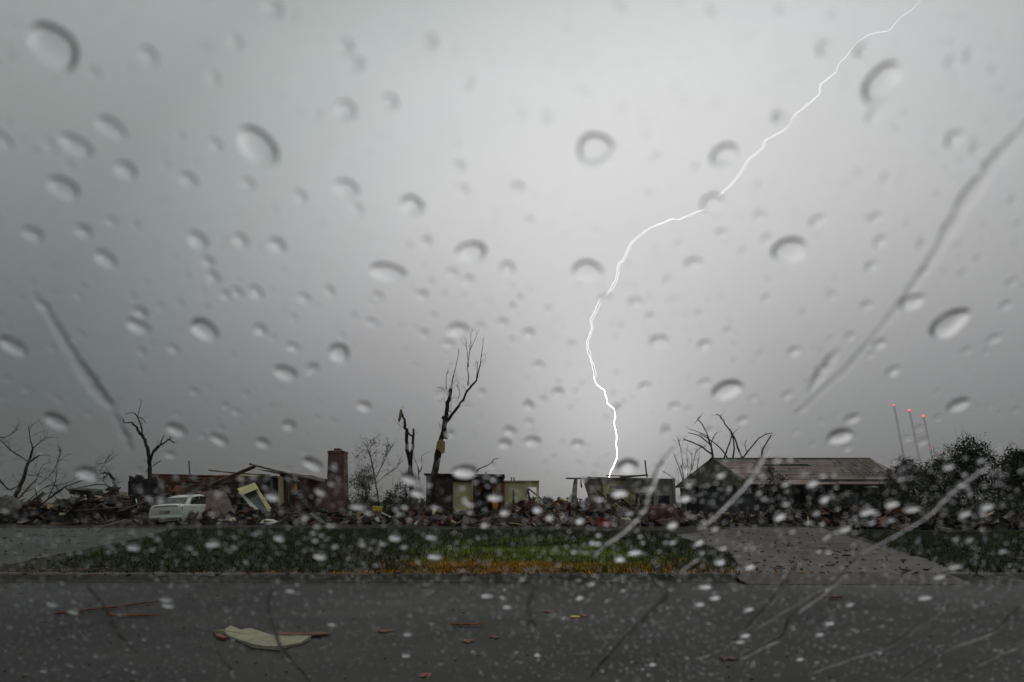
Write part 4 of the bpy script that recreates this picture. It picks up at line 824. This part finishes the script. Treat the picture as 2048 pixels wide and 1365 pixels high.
BIG = [(105,95,95,85),(515,297,75,80),(1190,300,70,65),(1450,312,55,45),(1765,168,75,72),(220,258,55,40),(150,293,55,42),(125,378,55,45),(250,343,40,35),(375,362,35,30),(692,380,50,38),(690,223,45,38),(780,205,30,30),(823,413,45,42),(943,507,58,45),(1015,540,28,30),(775,547,68,40),(1175,545,60,45),(1580,503,78,42),(1425,408,45,35),(545,20,35,40),(408,662,55,40),(678,708,40,38),(570,748,48,28),(915,662,42,28),(1318,685,38,24),(1410,692,25,20),(1900,650,68,52),(1455,782,62,36),(1825,607,45,30),(1918,812,40,25),(1680,875,48,30),(25,695,45,35),(275,655,40,30),(280,628,30,22),(210,520,38,32),(165,465,32,25),(395,483,38,32),(480,483,28,28),(553,493,35,28),(63,470,40,25),(430,292,25,25),(512,587,25,25),(607,598,25,18),(450,593,22,18),(520,662,25,22),(585,697,25,18),(577,853,25,20),(352,862,38,25),(113,845,50,30),(438,882,30,22),(525,888,28,20),(1020,865,24,20),(1010,890,26,20),(1065,885,32,20),(1155,890,25,16),(1255,935,42,32),(930,945,55,25),(175,950,50,28),(625,930,35,28),(728,815,28,20),(1272,607,30,18),(1388,530,38,20),(1787,745,25,18),(1760,690,28,18),(1575,793,18,15),(1990,680,25,15),(1845,885,20,14),(1705,840,28,18),(1290,775,25,14),(1350,815,25,12),(1035,378,25,22),(918,335,25,20),(295,115,35,35),(690,95,28,30),(712,130,30,26),(470,88,25,30),(860,85,26,30),(1650,98,28,28),(1725,102,26,26),(1910,280,35,28),(1635,445,28,22),(1762,485,24,20),(1745,535,24,18),(1590,705,26,16),(1210,600,24,18),(905,548,22,18),(960,655,18,14),(1005,648,20,18),(755,595,20,18),(895,690,24,16),(600,395,24,22),(345,700,20,16),(220,445,22,18),(495,370,26,22),(95,290,20,18),(0,280,30,36),
 (820,960,42,24),(835,988,34,18),(545,995,38,18),(990,997,40,14),(1240,988,46,16),(715,1015,40,13),(1370,998,32,16),(1625,968,28,16),(1735,1025,38,16),(1785,1010,34,14),(1825,1020,38,13),(1690,1060,28,14),(1160,1042,28,16),(425,1090,42,12),(557,1078,28,13),(640,1115,36,12),(870,1115,36,11),(790,1077,32,14),(863,1076,30,10),(265,1097,34,12),(1270,1107,38,9),(1240,1120,32,11),(1440,1125,30,14),(1500,1135,32,11),(1410,1175,36,10),(1430,1197,30,9),(1400,1210,26,8),(1498,1220,24,9),(1850,1197,34,10),(1910,1135,36,10),(1160,1195,26,13),(975,1192,36,11),(1015,1215,26,8),(330,1200,30,12),(335,1213,32,9),(145,1225,30,10),(102,1210,26,10),(580,1183,28,10),(663,1250,24,8),(815,1270,24,8),(812,1312,26,8),(85,1343,22,8),(1075,1310,22,10),(1305,1328,24,12),(1490,1272,30,9),(1480,1285,26,7),(1660,1248,26,8),(1640,1270,22,8),(1700,1210,22,9),(1600,1320,20,7),(1185,1168,18,12),(1005,1195,16,10),(1975,1015,34,14),(1930,1030,28,14),(640,985,24,24),(1010,1025,28,18),(1075,1020,26,18),(1100,1035,24,16),(610,1035,20,20),(970,1050,22,18),(1345,1050,30,18),(1400,1085,24,18),(1560,1035,30,16),(1650,1000,24,14),(1880,1155,30,10)]
BIG = [b for b in BIG if len(b) == 4]
rnd = random.Random(11)
spots = []
def rad_of(x, y, w_, h_):
    a, b = gl(x-w_/2, y), gl(x+w_/2, y); c_, d_ = gl(x, y-h_/2), gl(x, y+h_/2)
    return abs((b-a).dot(gu))/2, (d_-c_).length/2
for x, y, w_, h_ in BIG:
    if y > 950: w_ *= .8
    ru, rv = rad_of(x, y, w_, h_); rv = min(max(rv, ru*.7), ru*1.7); spots.append((x, y, ru, rv, 1))
def scatter(n, y0, y1, lo, hi, pw=1.0, x0=-20, x1=2068):
    for _ in range(n):
        x, y = rnd.uniform(x0, x1), y0 + (y1-y0)*rnd.random()**pw; wd = lo + (hi-lo)*rnd.random()**2.2
        ru = abs((gl(x+wd/2, y)-gl(x-wd/2, y)).dot(gu))/2; c_ = gl(x, y)
        if any((c_-gl(q[0], q[1])).length < (ru+q[2])*1.05 for q in spots[:200] if abs(q[0]-x) < 90): continue
        spots.append((x, y, ru, ru*rnd.uniform(.85, 1.35), 0))
scatter(170, -10, 620, 9, 26); scatter(190, 560, 960, 7, 24); scatter(420, 900, 1110, 5, 16); scatter(650, 1080, 1375, 4, 11); scatter(650, -10, 880, 6, 16)
scatter(2600, 930, 1180, 2.5, 7); scatter(5200, 1140, 1375, 2.2, 5.8); scatter(260, 300, 950, 2.5, 6)
order = sorted(range(len(spots)), key=lambda i: -spots[i][2]*spots[i][3]/max(.02, (gl(spots[i][0], spots[i][1])-CAM).length)**2*(3 if spots[i][4] else 1))
fine = MB()
def hr_of(y, big):                                     # beads sit flatter on the upper, wind-dried glass and fuller lower down
    f = min(1, max(0, (y-250)/750)); return ((.52 if y > 930 else .38) if big else .24 + .18*f)*rnd.uniform(.8, 1.2)
for k, i in enumerate(order):
    x, y, ru, rv, big = spots[i]; c_ = gl(x, y); ang = rnd.uniform(-.35, .35)
    if k < 290:
        m = MB(); drop_mb(m, c_, ru, rv, ang, hr_of(y, big), rnd, 9 if big else 6, 28 if big else 18, 2.2 if y > 930 else rnd.uniform(3.2, 4.4) if big else 3.0, c_)
        o = m.build('raindrop', wm, ws, True); o.matrix_basis = Matrix.Translation(c_)
    else:
        tiny = ru < .0009
        drop_mb(fine, c_, ru, rv, ang, hr_of(y, 0), rnd, 3 if tiny else 5, 7 if tiny else 12)
tag(fine.build('fine_spray', wm, ws, True), kind='stuff')
def trail(pp, hr=.35, bead=.5, seed=1):
    """a run of water down the glass; pp: [(px, py, half width px)]"""
    r = random.Random(seed); P = []
    C = smooth_line([Vector((x, y, w_)) for x, y, w_ in pp], 7); K = 9; mb = MB(); v = []; n = len(C)
    for i, q in enumerate(C):
        p = gl(q.x, q.y); P.append((p, abs((gl(q.x+1, q.y)-gl(q.x, q.y)).dot(gu))))
    for i, q in enumerate(C):
        p, s_ = P[i]; d = (P[min(i+1, n-1)][0]-P[max(i-1, 0)][0]).normalized(); sd_ = d.cross(gn).normalized()
        hw = max(.0002, .78*q.z*s_*(1+bead*mnoise.noise(Vector((i*.55, seed, 0)))*2)) * (math.sin(math.pi*min(1, (i+.02)/2)/2) if i < 2 else 1) * (math.sin(math.pi*min(1, (n-1-i+.02)/2)/2) if i > n-3 else 1)
        off = sd_*s_*r.uniform(-.7, .7)
        for j in range(K): a = math.pi*j/(K-1); v.append(p + off - sd_*math.cos(a)*hw + gn*(.0005+(1-abs(math.cos(a))**3.2)*hw*hr*.78))
    fs = [(i*K+j, i*K+j+1, (i+1)*K+j+1, (i+1)*K+j) for i in range(n-1) for j in range(K-1)]
    mb.poly(v, fs); o = len(v)
    mb.poly([v[i*K+e] for i in range(n) for e in (0, K-1)], [(2*i, 2*i+1, 2*i+3, 2*i+2)[::-1] for i in range(n-1)])
    mb.build('water_trail', wm, ws, True)
TR = [([(62, 588, 9), (95, 632, 13), (130, 690, 15), (165, 745, 19), (200, 795, 22), (225, 820, 14)], .22), ([(225, 825, 6), (245, 868, 12), (262, 905, 8)], .2),
 ([(2075, 235, 16), (2000, 320, 22), (1950, 385, 26), (1915, 440, 22), (1880, 500, 15), (1840, 560, 14), (1800, 615, 12), (1750, 675, 9), (1700, 735, 9), (1650, 780, 8), (1590, 835, 7)], .2),
 ([(1680, 700, 8), (1658, 728, 16), (1640, 755, 16), (1618, 790, 8)], .26), ([(1352, 895, 6), (1325, 930, 8), (1308, 965, 9), (1296, 990, 9), (1290, 1015, 8), (1265, 1048, 8), (1230, 1078, 8), (1205, 1095, 7), (1185, 1118, 5)], .3),
 ([(1540, 893, 5), (1510, 945, 6), (1480, 985, 7), (1450, 1015, 7), (1425, 1040, 6), (1395, 1062, 5)], .3), ([(1985, 928, 4), (1930, 968, 8), (1895, 995, 8), (1855, 1035, 7), (1810, 1063, 6), (1770, 1085, 5), (1720, 1110, 5)], .3),
 ([(1410, 1080, 3), (1400, 1115, 4), (1355, 1150, 5), (1330, 1200, 5), (1290, 1240, 5), (1245, 1285, 5), (1215, 1320, 6), (1180, 1362, 6)], .2), ([(1080, 1150, 3), (1070, 1185, 4), (1058, 1215, 5), (1066, 1265, 6)], .2),
 ([(1615, 1105, 4), (1590, 1140, 5), (1560, 1185, 5), (1520, 1230, 5), (1485, 1270, 5)], .22), ([(1720, 1112, 4), (1680, 1160, 4), (1640, 1195, 5), (1585, 1235, 5), (1565, 1275, 5), (1500, 1310, 5), (1480, 1320, 4)], .22),
 ([(2040, 1215, 4), (1990, 1265, 5), (1900, 1300, 5), (1850, 1330, 5), (1800, 1362, 5)], .2), ([(1900, 1215, 3), (1830, 1260, 4), (1770, 1300, 4), (1700, 1320, 5), (1620, 1350, 5)], .2), ([(2050, 1290, 4), (1960, 1330, 5), (1900, 1366, 5)], .2),
 ([(170, 1170, 3), (205, 1215, 4), (235, 1270, 4), (275, 1310, 4)], .2), ([(545, 1170, 3), (535, 1225, 4), (550, 1270, 4), (565, 1305, 5), (600, 1345, 5), (620, 1370, 4)], .2), ([(1640, 1180, 3), (1560, 1230, 3), (1440, 1300, 4), (1390, 1320, 5)], .18),
 ([(955, 1080, 3), (962, 1110, 3), (958, 1140, 3)], .2), ([(425, 1290, 3), (440, 1320, 4), (470, 1350, 4)], .18)]
for i, (pp, hr) in enumerate(TR): trail(pp if pp[0][1] < 1060 else [(x, y, w_*1.3) for x, y, w_ in pp], hr if pp[0][1] < 1060 else hr*1.5, seed=i+1)
